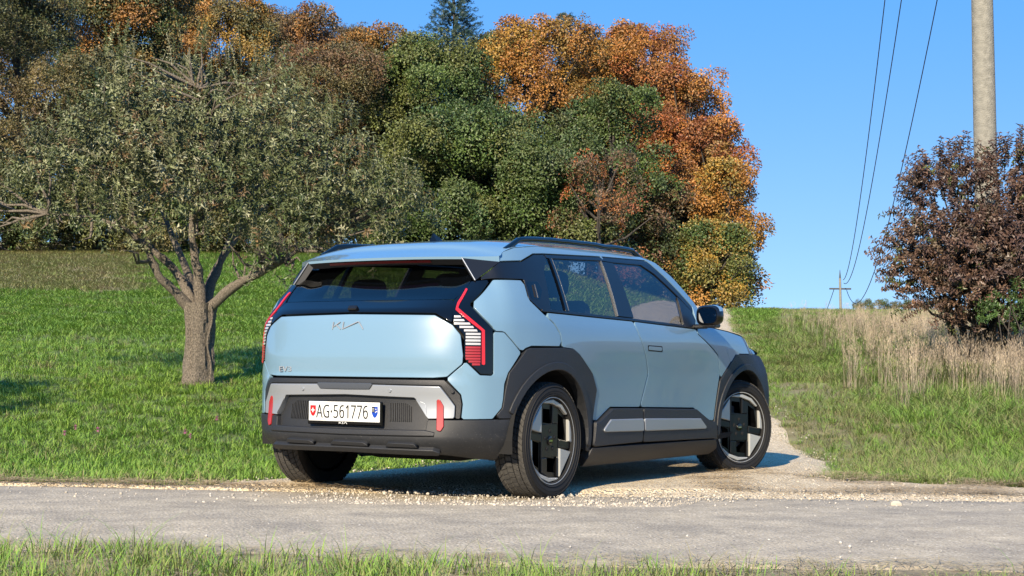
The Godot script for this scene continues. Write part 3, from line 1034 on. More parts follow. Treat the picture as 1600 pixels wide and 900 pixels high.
func seat(car: Node, at: Vector3, w: float, bh: float) -> void:
	var st := begin()
	box(st, at + Vector3(0, .52, -.22), Vector3(w, .16, .50), .05)
	var s := put("seat", st, M.seat, car)
	st = begin()
	box(st, at + Vector3(0, .56 + bh * .5, .09), Vector3(w, bh, .13), .05, Basis(Vector3.RIGHT, .28))
	put("backrest", st, M.seat, s)
	st = begin()
	# a rounded head restraint
	var c := at + Vector3(0, .66 + bh, .20)
	var rows := []
	for i in 9:
		var f := PI * i / 8.0
		var row := []
		for k in 21:
			var a := TAU * k / 20.0
			var e := func(v: float) -> float: return signf(v) * pow(absf(v), .6)
			row.append(c + Vector3(.125 * e.call(sin(f)) * e.call(cos(a)), .088 * e.call(cos(f)), .05 * e.call(sin(f)) * e.call(sin(a))))
		rows.append(row)
	for i in 8:
		for k in 20:
			var q := [rows[i][k], rows[i][k + 1], rows[i + 1][k + 1], rows[i + 1][k]]
			var n := []
			for v in q:
				n.append(((v - c) * Vector3(1, 1.5, 2.5)).normalized())
			tri(st, q[0], q[1], q[2], n[0], n[1], n[2])
			tri(st, q[0], q[2], q[3], n[0], n[2], n[3])
	for x in [-.05, .05]:
		tube(st, [c + Vector3(x, -.05, 0), c + Vector3(x, -.15, -.02)], [.007, .007], 6)
	put("head_restraint", st, M.seat, s)

func cells(poly_holes: Array, r: float, step: float) -> Array:
	# a disc cut into cells with the holes left out
	var disc := PackedVector2Array()
	for k in 64:
		disc.append(Vector2(cos(TAU * k / 64.0), sin(TAU * k / 64.0)) * r)
	var out := []
	var n := int(ceil(2.0 * r / step))
	for i in n:
		for j in n:
			var a := Vector2(-r + i * step, -r + j * step)
			var c := PackedVector2Array([a, a + Vector2(step, 0), a + Vector2(step, step), a + Vector2(0, step)])
			var pieces := Geometry2D.intersect_polygons(disc, c)
			for h in poly_holes:
				var nxt := []
				for p in pieces:
					nxt.append_array(Geometry2D.clip_polygons(p, h))
				pieces.assign(nxt)
			out.append_array(pieces)
	return out

func slab2d(st: SurfaceTool, poly: PackedVector2Array, f: Callable, top: float, bot: float, ch: float) -> void:
	# a plate of given outline on the wheel's face, chamfered
	if Geometry2D.is_polygon_clockwise(poly):
		poly.reverse()
	var ins := biggest(Geometry2D.offset_polygon(poly, -ch, Geometry2D.JOIN_MITER))
	var nrm: Vector3 = (f.call(Vector2.ZERO, 1.0) - f.call(Vector2.ZERO, 0.0)).normalized()
	var idx := Geometry2D.triangulate_polygon(ins)
	for t in range(0, idx.size(), 3):
		tri(st, f.call(ins[idx[t]], top), f.call(ins[idx[t + 1]], top), f.call(ins[idx[t + 2]], top), nrm, nrm, nrm)
	for i in poly.size():
		var a := poly[i]
		var b := poly[(i + 1) % poly.size()]
		var e := (b - a).normalized()
		var o := Vector2(e.y, -e.x)
		var on: Vector3 = (f.call(o, 0.0) - f.call(Vector2.ZERO, 0.0)).normalized()
		quad(st, f.call(a, top - ch), f.call(b, top - ch), f.call(b, bot), f.call(a, bot), on)
		if ins.size() == poly.size():
			var best := 0
			for k in ins.size():
				if ins[k].distance_to(a) < ins[best].distance_to(a):
					best = k
			var best2 := 0
			for k in ins.size():
				if ins[k].distance_to(b) < ins[best2].distance_to(b):
					best2 = k
			quad(st, f.call(a, top - ch), f.call(b, top - ch), f.call(ins[best2], top), f.call(ins[best], top), (on + nrm).normalized())

func car_wheel(car: Node, at: Vector3, left: bool, steer: float) -> void:
	var w := Node3D.new()
	w.name = "wheel"
	car.add_child(w, true)
	w.position = at
	w.rotation.y = steer + (PI if left else 0.0)
	# from here the wheel's outer side looks along +x
	var st := begin()
	lathe(st, [Vector2(.243, .085), Vector2(.252, .098), Vector2(.275, .1065), Vector2(.298, .1065), Vector2(.318, .099), Vector2(.326, .090), Vector2(.328, .075), Vector2(.329, 0.0), Vector2(.328, -.075), Vector2(.326, -.09), Vector2(.318, -.099), Vector2(.298, -.1065), Vector2(.27, -.105), Vector2(.243, -.085)], Vector3.ZERO, Vector3.RIGHT, 72)
	for r in [.262, .287, .309]:
		lathe(st, [Vector2(r - .002, .104), Vector2(r - .001, .1085), Vector2(r + .001, .1085), Vector2(r + .002, .104)], Vector3.ZERO, Vector3.RIGHT, 72)
	put("tyre", st, M.rubber, w)
	# tread blocks, three ribs and two shoulders
	st = begin()
	var bands := [[-.095, -.064, .009], [-.058, -.024, .004], [-.018, .018, 0.0], [.024, .058, -.004], [.064, .095, -.009]]
	var nb := 60
	for bi in bands.size():
		var bd: Array = bands[bi]
		for k in nb:
			var a0 := TAU * (k + (.5 if bi % 2 else 0.0)) / nb
			var a1 := a0 + TAU / nb * .84
			var P := func(a: float, x: float, r: float, sk: float) -> Vector3: return Vector3(x, sin(a + sk) * r, cos(a + sk) * r)
			var sl: float = bd[2] * 5.0
			var rr := .336
			var ro := .336 - (.006 if bi == 0 else 0.0)
			var rp := .336 - (.006 if bi == 4 else 0.0)
			var mid := (a0 + a1) * .5
			var nu: Vector3 = Vector3(0, sin(mid), cos(mid))
			var q := [P.call(a0, bd[0], ro, -sl), P.call(a1, bd[0], ro, -sl), P.call(a1, bd[1], rp, sl), P.call(a0, bd[1], rp, sl)]
			var g := [P.call(a0, bd[0], .325, -sl), P.call(a1, bd[0], .325, -sl), P.call(a1, bd[1], .325, sl), P.call(a0, bd[1], .325, sl)]
			quad(st, q[0], q[1], q[2], q[3], nu)
			var ctr: Vector3 = (q[0] + q[1] + q[2] + q[3]) * .25
			for e in 4:
				var ma: Vector3 = (q[e] + q[(e + 1) % 4]) * .5 - ctr
				quad(st, q[e], q[(e + 1) % 4], g[(e + 1) % 4], g[e], ma.normalized())
	put("tread", st, M.tread, w)
	# rim
	st = begin()
	lathe(st, [Vector2(.246, .088), Vector2(.250, .094), Vector2(.249, .099), Vector2(.243, .099), Vector2(.239, .094), Vector2(.236, .06), Vector2(.225, -.08)], Vector3.ZERO, Vector3.RIGHT, 64)
	lathe(st, [Vector2(.225, -.06), Vector2(.12, -.05), Vector2(0.0, -.05)], Vector3.ZERO, Vector3.RIGHT, 48)
	var rim := put("rim", st, M.matte_black, w)
	st = begin()
	lathe(st, [Vector2(.2505, .094), Vector2(.250, .0998), Vector2(.2465, .1005), Vector2(.2445, .0985)], Vector3.ZERO, Vector3.RIGHT, 64)
	put("rim_lip", st, M.rim_silver, rim)
	var R := .240
	# face of the wheel: right is towards the nose on the car's right-hand side
	var f := func(q: Vector2, d: float) -> Vector3: return Vector3(d, q.y, -q.x)
	st = begin()
	var win := PackedVector2Array([Vector2(-.33, .78), Vector2(.06, .74), Vector2(.10, .40), Vector2(-.33, .44)])
	var win2 := PackedVector2Array()
	for v in win:
		win2.append(-v)
	var side := PackedVector2Array([Vector2(.44, .64), Vector2(.70, .52), Vector2(.80, .10), Vector2(.80, -.04), Vector2(.44, .04)])
	var side2 := PackedVector2Array()
	for v in side:
		side2.append(-v)
	var holes := []
	for h in [win, win2, side, side2]:
		var hh := PackedVector2Array()
		for v in h:
			hh.append(v * R)
		holes.append(hh)
	for p in cells(holes, R, .03):
		var idx := Geometry2D.triangulate_polygon(p)
		for t in range(0, idx.size(), 3):
			tri(st, f.call(p[idx[t]], .068), f.call(p[idx[t + 1]], .068), f.call(p[idx[t + 2]], .068), Vector3.RIGHT, Vector3.RIGHT, Vector3.RIGHT)
	for h in holes:
		for i in h.size():
			var a: Vector2 = h[i]
			var b: Vector2 = h[(i + 1) % h.size()]
			var mid2: Vector2 = -(a + b) * .5
			quad(st, f.call(a, .068), f.call(b, .068), f.call(b, .0), f.call(a, .0), (f.call(mid2, 0.0) as Vector3).normalized())
	put("rim_face", st, M.rim_black, rim)
	for s in [1.0, -1.0]:
		for pl in [[Vector2(-.95, .30), Vector2(-.43, .87), Vector2(-.43, .20)], [Vector2(-.36, .90), Vector2(-.30, .95), Vector2(.10, .985), Vector2(.52, .85), Vector2(.78, .62), Vector2(.73, .60), Vector2(.46, .77), Vector2(.06, .88)], [Vector2(.84, .48), Vector2(.89, .44), Vector2(.975, .18), Vector2(.99, -.08), Vector2(.86, -.04)]]:
			st = begin()
			var pp := PackedVector2Array()
			for v in pl:
				pp.append(v * s * R)
			slab2d(st, pp, f, .088, .06, .004)
			put("rim_inlay", st, M.rim_silver, rim)
	# the raised black bar with hub cap and five nuts
	st = begin()
	for s in [1.0, -1.0]:
		for pl in [[Vector2(-.38, .87), Vector2(-.33, .87), Vector2(-.33, .40), Vector2(-.38, .40)], [Vector2(.12, .84), Vector2(.38, .74), Vector2(.38, .40), Vector2(.12, .40)], [Vector2(-.95, .24), Vector2(-.40, .17), Vector2(-.40, -.02), Vector2(-.98, .06)]]:
			var pp := PackedVector2Array()
			for v in pl:
				pp.append(v * s * R)
			slab2d(st, pp, f, .080, .06, .004)
	var hub := PackedVector2Array([Vector2(-.38, .40) * R, Vector2(.38, .40) * R, Vector2(.38, -.40) * R, Vector2(-.38, -.40) * R])
	slab2d(st, hub, f, .078, .06, .004)
	put("rim_bar", st, M.rim_black, rim)
	st = begin()
	lathe(st, [Vector2(.0, .086), Vector2(.024, .086), Vector2(.027, .083), Vector2(.027, .07)], Vector3.ZERO, Vector3.RIGHT, 20)
	var cap := put("hub_cap", st, M.gloss_black, rim)
	st = begin()
	box(st, Vector3(.0868, 0, 0), Vector3(.0012, .009, .034), .0004)
	put("cap_mark", st, M.chrome, cap)
	for k in 5:
		var a := TAU * k / 5.0 + .3
		st = begin()
		lathe(st, [Vector2(.0, .0795), Vector2(.013, .0795), Vector2(.0135, .0785)], Vector3(0, sin(a), cos(a)) * .055, Vector3.RIGHT, 12)
		lathe(st, [Vector2(.0, .082), Vector2(.006, .082), Vector2(.008, .0795)], Vector3(0, sin(a), cos(a)) * .055, Vector3.RIGHT, 6, false)
		put("wheel_nut", st, M.matte_black, rim)
	# brake disc behind the openings
	st = begin()
	lathe(st, [Vector2(.0, .012), Vector2(.15, .012), Vector2(.15, -.012)], Vector3.ZERO, Vector3.RIGHT, 32, false)
	put("brake_disc", st, M.satin_grey, w)

# ------------------------------------------------------------------ ground, lane, track
const LEFT_RISE := [[10.3, 0.0], [16.0, .55], [30.0, 1.85], [50.0, 3.75], [80.0, 6.45], [120.0, 9.5], [200.0, 14.0], [500.0, 22.0], [2000.0, 30.0]]
const RIGHT_RISE := [[11.0, 0.0], [16.0, .27], [30.0, 1.25], [45.0, 2.14], [60.0, 2.84], [75.0, 3.08], [95.0, 2.8], [130.0, 1.0], [200.0, -3.0], [400.0, -6.0], [2000.0, -10.0]]
const TRACK := [[-1.6, -8.9], [-.55, -10.0], [.55, -12.0], [.95, -15.0], [1.75, -20.0], [2.7, -27.0], [3.7, -36.0], [5.1, -47.0], [6.9, -60.0], [8.6, -72.0], [10.5, -84.0]]
var bumps := FastNoiseLite.new()
var patch := FastNoiseLite.new()
var track_pts := []

func rise(kn: Array, d: float) -> float:
	if d <= kn[0][0]:
		return 0.0
	for i in kn.size() - 1:
		if d < kn[i + 1][0]:
			var t: float = (d - kn[i][0]) / (kn[i + 1][0] - kn[i][0])
			var p: float = kn[maxi(i - 1, 0)][1]
			var q: float = kn[mini(i + 2, kn.size() - 1)][1]
			var w0: float = kn[maxi(i - 1, 0)][0]
			var w3: float = kn[mini(i + 2, kn.size() - 1)][0]
			var h: float = kn[i + 1][0] - kn[i][0]
			var m0: float = 0.0 if i == 0 else (kn[i + 1][1] - p) / (kn[i + 1][0] - w0) * h
			var m1: float = (q - kn[i][1]) / (w3 - kn[i][0]) * h
			var t2 := t * t
			var t3 := t2 * t
			return (2.0 * t3 - 3.0 * t2 + 1.0) * kn[i][1] + (t3 - 2.0 * t2 + t) * m0 + (3.0 * t2 - 2.0 * t3) * kn[i + 1][1] + (t3 - t2) * m1
	return kn[kn.size() - 1][1]

func height(x: float, z: float) -> float:
	var d := -z
	if d < 6.0:
		return 0.0
	var a := x / d
	var k := smoothstep(-.04, .14, a)
	var h := lerpf(rise(LEFT_RISE, d), rise(RIGHT_RISE, d), k)
	var seg := Geometry2D.get_closest_point_to_segment(Vector2(x, z), Vector2(-.9, -9.1), Vector2(1.3, -12.7))
	h *= smoothstep(1.2, 4.0, seg.distance_to(Vector2(x, z)))
	if d > 13.0:
		h += bumps.get_noise_2d(x * 3.0, z * 3.0) * .05 * smoothstep(13.0, 22.0, d)
	return h

func lane_far(x: float) -> float:
	return -9.47 + (.15 if x < 0.0 else .045) * x

func lane_near(x: float) -> float:
	return -6.32 + (.20 if x < 0.0 else .075) * x

func track_gap(x: float, z: float) -> float:
	# metres from the edge of the gravel track, negative on it
	var best := 1e9
	var side := 1.0
	var p := Vector2(x, z)
	for i in track_pts.size() - 1:
		if absf(track_pts[i].y - z) > 6.0:
			continue
		var q := Geometry2D.get_closest_point_to_segment(p, track_pts[i], track_pts[i + 1])
		var d := q.distance_to(p)
		if d < best:
			best = d
			side = (track_pts[i + 1] - track_pts[i]).cross(p - track_pts[i])
	return best - track_half(z, side < 0.0) - .16 * bumps.get_noise_2d(x * 9.0, z * 9.0)

func track_half(z: float, left: bool) -> float:
	return lerpf(1.05 if left else 1.85, 1.3, smoothstep(-13.0, -19.0, z))

func apron_depth(x: float) -> float:
	# how far the gravel spreads from the lane's far edge
	if x < -1.5:
		return .06
	if x < -.4:
		return lerpf(.06, 1.0, (x + 1.5) / 1.1)
	if x < 2.0:
		return lerpf(1.0, 1.55, (x + .4) / 2.4)
	if x < 2.9:
		return lerpf(1.55, 1.0, (x - 2.0) / .9)
	return maxf(.35, 1.0 - (x - 2.9) * .4)

func tex_mat(tex: Texture2D, scale: float, rough: float, bump_tex: Texture2D = null, bump := 1.0) -> StandardMaterial3D:
	var m := smat(Color.WHITE, rough)
	m.albedo_texture = tex
	m.uv1_triplanar = true
	m.uv1_world_triplanar = true
	m.uv1_scale = Vector3.ONE * scale
	if bump_tex:
		m.normal_enabled = true
		m.normal_texture = bump_tex
		m.normal_scale = bump
	return m

func speckle(seed_: int, base: Color, spread: float, size: int, stones: int, pale: Color, dark: Color, rmax: int) -> ImageTexture:
	# fine grain with stones of several tones pressed in it
	var r := RandomNumberGenerator.new()
	r.seed = seed_
	var n := FastNoiseLite.new()
	n.seed = seed_
	n.frequency = .012
	n.fractal_octaves = 5
	var im := Image.create(size, size, false, Image.FORMAT_RGB8)
	for y in size:
		for x in size:
			var fx := TAU * x / size
			var fy := TAU * y / size
			var v := n.get_noise_3d(cos(fx) * size * .16, sin(fx) * size * .16 + cos(fy) * size * .16, sin(fy) * size * .16) * spread + r.randf_range(-.05, .05)
			im.set_pixel(x, y, Color(base.r + v, base.g + v * .98, base.b + v * .94))
	for k in stones:
		var c: Color = pale if r.randf() < .6 else dark
		var t := r.randf_range(.2, .9)
		var px := r.randi() % size
		var py := r.randi() % size
		var rad := 1 + r.randi() % rmax
		for dy in range(-rad, rad + 1):
			for dx in range(-rad, rad + 1):
				if dx * dx + dy * dy <= rad * rad:
					var ix := (px + dx + size) % size
					var iy := (py + dy + size) % size
					im.set_pixel(ix, iy, im.get_pixel(ix, iy).lerp(c, t))
	return ImageTexture.create_from_image(im)

func structure(called: String, st: SurfaceTool, mat: Material) -> MeshInstance3D:
	var o := put(called, st, mat, self)
	o.set_meta("kind", "structure")
	return o

func gridmesh(st: SurfaceTool, rows: Array, colors: Array = []) -> void:
	var nj: int = rows[0].size()
	for i in rows.size():
		for j in nj:
			var a: Vector3 = rows[mini(i + 1, rows.size() - 1)][j] - rows[maxi(i - 1, 0)][j]
			var b: Vector3 = rows[i][mini(j + 1, nj - 1)] - rows[i][maxi(j - 1, 0)]
			var n := a.cross(b).normalized()
			if n.y < 0.0:
				n = -n
			st.set_normal(n)
			if not colors.is_empty():
				st.set_color(colors[i][j])
			st.add_vertex(rows[i][j])
	var e0: Vector3 = rows[1][0] - rows[0][0]
	var e1: Vector3 = rows[0][1] - rows[0][0]
	var turn := e0.cross(e1).y > 0.0
	for i in rows.size() - 1:
		for j in nj - 1:
			var k := i * nj + j
			for t in ([k, k + 1, k + nj, k + 1, k + nj + 1, k + nj] if turn else [k, k + nj, k + 1, k + 1, k + nj, k + nj + 1]):
				st.add_index(t)

func build_setting() -> void:
	bumps.seed = 5
	bumps.frequency = .12
	patch.seed = 9
	patch.frequency = .05
	var curve := Curve2D.new()
	for i in TRACK.size():
		var p := Vector2(TRACK[i][0], TRACK[i][1])
		var a := Vector2(TRACK[maxi(i - 1, 0)][0], TRACK[maxi(i - 1, 0)][1])
		var b := Vector2(TRACK[mini(i + 1, TRACK.size() - 1)][0], TRACK[mini(i + 1, TRACK.size() - 1)][1])
		curve.add_point(p, (a - b) / 6.0, (b - a) / 6.0)
	var total := curve.get_baked_length()
	var q := 0.0
	while q < total:
		track_pts.append(curve.sample_baked(q, true))
		q += .5
	# ground
	var ds := []
	var d := -160.0
	while d < 1600.0:
		ds.append(d)
		d += .35 if (d > 4.0 and d < 24.0) else (maxf(.35, absf(d - 14.0) * .045))
	var rows := []
	var cols := []
	for dd in ds:
		var r := []
		var c := []
		for j in 181:
			var t := (j - 90) / 90.0
			var x: float = (absf(dd) + 9.0) * (t * .55 + t * t * t * 1.9)
			var gy := height(x, -dd)
			if dd > 5.0 and dd < 90.0 and absf(x) < 14.0:
				var on_lane: bool = -dd < lane_near(x) - .1 and -dd > lane_far(x) - apron_depth(x) + .1
				if on_lane or track_gap(x, -dd) < -.12:
					gy -= .07
			r.append(Vector3(x, gy, -dd))
			var dry := .12
			if dd < 7.6:
				dry = 1.25 if dd > 3.6 else .3
			if dd > 13.0 and x / dd > .13:
				dry = .75 + .3 * patch.get_noise_2d(x * 6.0, dd * 6.0)
			elif dd > 34.0 and x / dd < -.23:
				dry = 1.0
			c.append(Color(.09, .15, .028).lerp(Color(.34, .275, .15), clampf(dry, 0.0, 1.3)))
		rows.append(r)
		cols.append(c)
	var st := begin()
	gridmesh(st, rows, cols)
	var gm := tex_mat(noise_tex(21, .02, Color(.80, .80, .76), Color(1, 1, 1), 512, 5), .37, .95)
	gm.vertex_color_use_as_albedo = true
	structure("ground", st, gm)
	# lane
	st = begin()
	rows = []
	var xs := []
	var xx := -60.0
	while xx < 60.0:
		xs.append(xx)
		xx += .12 if absf(xx) < 6.0 else 1.5
	for x in xs:
		var r := []
		var f: float = lane_far(x) - .04 * bumps.get_noise_2d(x * 30.0, 3.0)
		var n: float = lane_near(x) + .22 * bumps.get_noise_2d(x * 14.0, 40.0) + .07 * bumps.get_noise_2d(x * 60.0, 70.0) + .05
		for j in 9:
			var t := [0.0, .01, .1, .3, .5, .7, .9, .99, 1.0][j] as float
			r.append(Vector3(x, .004 + .022 * sin(PI * t) - (.03 if (j == 0 or j == 8) else 0.0), lerpf(n, f, t)))
		rows.append(r)
	gridmesh(st, rows)
	var road_mat := tex_mat(speckle(31, Color(.785, .74, .655), .07, 1024, 15000, Color(.98, .945, .87), Color(.47, .45, .43), 3), .55, .92, noise_tex(33, .18, Color.BLACK, Color.WHITE, 512, 4, true, 4.0), .5)
	road_mat.detail_enabled = true
	road_mat.detail_blend_mode = BaseMaterial3D.BLEND_MODE_MUL
	road_mat.detail_albedo = noise_tex(35, .006, Color(.78, .775, .77), Color(1.0, .985, .95), 512, 4)
	road_mat.detail_uv_layer = BaseMaterial3D.DETAIL_UV_1
	structure("lane", st, road_mat)
	# gravel apron beside the lane and the track that leaves it
	var grav := tex_mat(speckle(41, Color(.84, .76, .62), .12, 1024, 26000, Color(.99, .95, .84), Color(.60, .52, .41), 5), .8, .95, noise_tex(43, .10, Color.BLACK, Color.WHITE, 512, 4, true, 8.0), 1.0)
	st = begin()
	rows = []
	for x in xs:
		if x < -9.0 or x > 14.0:
			continue
		var r := []
		var f: float = lane_far(x) + .12 + .10 * bumps.get_noise_2d(x * 16.0, 80.0)
		var w: float = apron_depth(x) * (1.0 + .35 * bumps.get_noise_2d(x * 9.0, 120.0)) + .12
		for j in 9:
			var z := f - w * j / 8.0
			r.append(Vector3(x, height(x, z) + (-.02 if j == 0 else (.010 if j == 1 else .022)) + .008 * bumps.get_noise_2d(x * 40.0, z * 40.0), z))
		rows.append(r)
	gridmesh(st, rows)
	structure("gravel_apron", st, grav)
	st = begin()
	rows = []
	q = 0.0
	while q < total - .3:
		var p := curve.sample_baked(q, true)
		var p2 := curve.sample_baked(q + .3, true)
		var s := (p2 - p).normalized().orthogonal()
		var r := []
		var wl := track_half(p.y, s.x > 0.0) + .16 * bumps.get_noise_2d(q * 6.0, 200.0)
		var wr := track_half(p.y, s.x < 0.0) + .16 * bumps.get_noise_2d(q * 6.0, 260.0)
		for j in 15:
			var t := -1.0 + 2.0 * j / 14.0
			var v := p + s * t * (wl if t < 0.0 else wr)
			r.append(Vector3(v.x, height(v.x, v.y) + (-.03 if (j == 0 or j == 14) else (.032 if v.y < lane_far(v.x) - .08 else -.05)) + .012 * bumps.get_noise_2d(v.x * 40.0, v.y * 40.0), v.y))
		rows.append(r)
		q += .25
	gridmesh(st, rows)
	structure("gravel_track", st, grav)

# ------------------------------------------------------------------ scattering
func leafmat(rough := .6, back := .25) -> StandardMaterial3D:
	var m := smat(Color.WHITE, rough)
	m.vertex_color_use_as_albedo = true
	m.cull_mode = BaseMaterial3D.CULL_DISABLED
	m.backlight_enabled = true
	m.backlight = Color(back, back, back)
	return m

func scatter(called: String, mesh: Mesh, at: Array, colors: Array, parent: Node) -> MultiMeshInstance3D:
	var mm := MultiMesh.new()
	mm.transform_format = MultiMesh.TRANSFORM_3D
	mm.use_colors = true
	mm.mesh = mesh
	mm.instance_count = at.size()
	for i in at.size():
		mm.set_instance_transform(i, at[i])
		mm.set_instance_color(i, colors[i])
	var o := MultiMeshInstance3D.new()
	o.name = called
	o.multimesh = mm
	parent.add_child(o, true)
	o.set_meta("kind", "stuff")
	return o

func mesh_of(st: SurfaceTool, mat: Material) -> ArrayMesh:
	var m := st.commit()
	m.surface_set_material(0, mat)
	return m

func blade(st: SurfaceTool, base: Vector3, dir: float, lean: float, h: float, w: float, tint: float) -> void:
	# a grass blade bending over in three pieces
	var out := Vector3(cos(dir), 0, sin(dir))
	var side := Vector3(-sin(dir), 0, cos(dir)) * w * .5
	var p := []
	for k in 4:
		var t := k / 3.0
		p.append(base + Vector3.UP * h * (t - .25 * lean * t * t) + out * lean * h * t * t)
	var n := (Vector3.UP * .8 + out * -.5).normalized()
	st.set_color(Color(tint, tint, tint))
	for k in 2:
		var w0 := 1.0 - .25 * k
		var w1 := 1.0 - .25 * (k + 1)
		tri(st, p[k] - side * w0, p[k] + side * w0, p[k + 1] + side * w1, n, n, n)
		tri(st, p[k] - side * w0, p[k + 1] + side * w1, p[k + 1] - side * w1, n, n, n)
	tri(st, p[2] - side * .5, p[2] + side * .5, p[3], n, n, n)

func tuft(n: int, h: float, spread: float, lean: float, w: float, mat: Material) -> ArrayMesh:
	var st := begin()
	for k in n:
		var r := spread * sqrt(rng.randf())
		var a := rng.randf() * TAU
		blade(st, Vector3(cos(a) * r, -.01, sin(a) * r), a + rng.randf_range(-1.2, 1.2), lean * rng.randf_range(.3, 1.5), h * rng.randf_range(.5, 1.15), w * rng.randf_range(.7, 1.3), rng.randf_range(.88, 1.12))
	return mesh_of(st, mat)

func upright(x: float, z: float, s: float, sink := 0.0) -> Transform3D:
	return Transform3D(Basis(Vector3.UP, rng.randf() * TAU).scaled(Vector3(s * rng.randf_range(.85, 1.15), s, s * rng.randf_range(.85, 1.15))), Vector3(x, height(x, z) - sink, z))

# ------------------------------------------------------------------ plants
var spray_oak: ArrayMesh
var spray_fine: ArrayMesh
var spray_fir: ArrayMesh
var spray_apple: ArrayMesh
var shoot_apple: ArrayMesh
var bark: StandardMaterial3D
var bark_apple: StandardMaterial3D

func leaf(st: SurfaceTool, at: Vector3, along: Vector3, face: Vector3, l: float, w: float, fold := .25, tint := 1.0) -> void:
	var s := along.cross(face).normalized() * w * .5
	var up := s.cross(along).normalized() * w * fold
	var m := at + along * l * .45
	var tip := at + along * l - up * 1.2
	st.set_color(Color(tint, tint, tint))
	var n1 := along.cross(s + up).normalized()
	var n2 := (s - up).cross(along).normalized()
	if n1.dot(face) < 0.0:
		n1 = -n1
	if n2.dot(face) < 0.0:
		n2 = -n2
	tri(st, at, m + s + up, tip, n1, n1, n1)
	tri(st, at, tip, m - s + up, n2, n2, n2)

func ball_dir() -> Vector3:
	var y := rng.randf_range(-1.0, 1.0)
	var a := rng.randf() * TAU
	return Vector3(cos(a) * sqrt(1.0 - y * y), y, sin(a) * sqrt(1.0 - y * y))

func make_spray(n: int, r: float, l: float, w: float, mat: Material) -> ArrayMesh:
	var st := begin()
	for k in n:
		var d := ball_dir()
		d.y = absf(d.y) * .7
		var at := Vector3(d.x, d.y, d.z) * r * pow(rng.randf(), .5)
		var along := (d + ball_dir() * .8 + Vector3(0, -.25, 0)).normalized()
		var face := (Vector3.UP + ball_dir() * .9 + d * .4).normalized()
		leaf(st, at, along, face, l * rng.randf_range(.7, 1.3), w * rng.randf_range(.7, 1.3), .2, rng.randf_range(.75, 1.25))
	return mesh_of(st, mat)

func make_twig(n: int, length: float, l: float, w: float, mat: Material, up := .6) -> ArrayMesh:
	# leaves set along a thin shoot that points up
	var st := begin()
	var bend := Vector3(rng.randf_range(-.2, .2), 0, rng.randf_range(-.2, .2))
	st.set_color(Color(.8, .75, .7))
	var p := []
	for k in 4:
		var t := k / 3.0
		p.append(Vector3.UP * length * t + bend * length * t * t)
	for k in 3:
		for s in [Vector3(.003, 0, 0), Vector3(0, 0, .003)]:
			var nn: Vector3 = s.cross(Vector3.UP).normalized()
			quad(st, p[k] - s, p[k] + s, p[k + 1] + s * .7, p[k + 1] - s * .7, nn)
	for k in n:
		var t := (k + rng.randf()) / n
		var at := Vector3.UP * length * t + bend * length * t * t
		var a := k * 2.4 + rng.randf_range(-.4, .4)
		var out := Vector3(cos(a), up, sin(a)).normalized()
		leaf(st, at, (out + ball_dir() * .3).normalized(), (Vector3.UP + ball_dir() * .6 - out * .3).normalized(), l * rng.randf_range(.7, 1.25), w * rng.randf_range(.75, 1.25), .35, rng.randf_range(.75, 1.3))
	return mesh_of(st, mat)

func facing(d: Vector3, s: float) -> Basis:
	var u := d.cross(Vector3.UP if absf(d.y) < .95 else Vector3.RIGHT).normalized()
	return (Basis(u, d, u.cross(d)) * Basis(Vector3.UP, rng.randf() * TAU)).scaled(Vector3.ONE * s)

# lobes: [centre, radius]; returns where the sprays sit and their tints
func fill_lobes(lobes: Array, per_m2: float, size: float, pal: Array, seed_: int, gaps := .0, flat := .85) -> Array:
	var n := FastNoiseLite.new()
	n.seed = seed_
	n.frequency = .55
	var at := []
	var cl := []
	for lb in lobes:
		var c: Vector3 = lb[0]
		var r: float = lb[1]
		var base: Color = pal[rng.randi() % pal.size()]
		var m := int(4.0 * PI * r * r * per_m2)
		for k in m:
			var d := ball_dir()
			if d.y < -.55 and rng.randf() < .6:
				continue
			var rr := r * lerpf(.5, 1.04, pow(rng.randf(), .45)) * (1.0 + .55 * n.get_noise_3dv(d * 2.6 + c))
			if rng.randf() < .09:
				rr *= rng.randf_range(1.05, 1.32)
			var p := c + d * rr * Vector3(1, flat, 1)
			if n.get_noise_3dv(p * 1.5) < gaps - .27:
				continue
			var up := (d + Vector3(0, .35, 0) + ball_dir() * .5).normalized()
			at.append(Transform3D(facing(up, size * rng.randf_range(.75, 1.3)), p))
			var other: Color = pal[rng.randi() % pal.size()]
			var mixv := clampf(.25 + .55 * n.get_noise_3dv(p * 1.3) + rng.randf_range(-.12, .25), 0.0, 1.0)
			var col := base.lerp(other, mixv) * rng.randf_range(.8, 1.2)
			col.a = 1.0
			cl.append(col)
	return [at, cl]

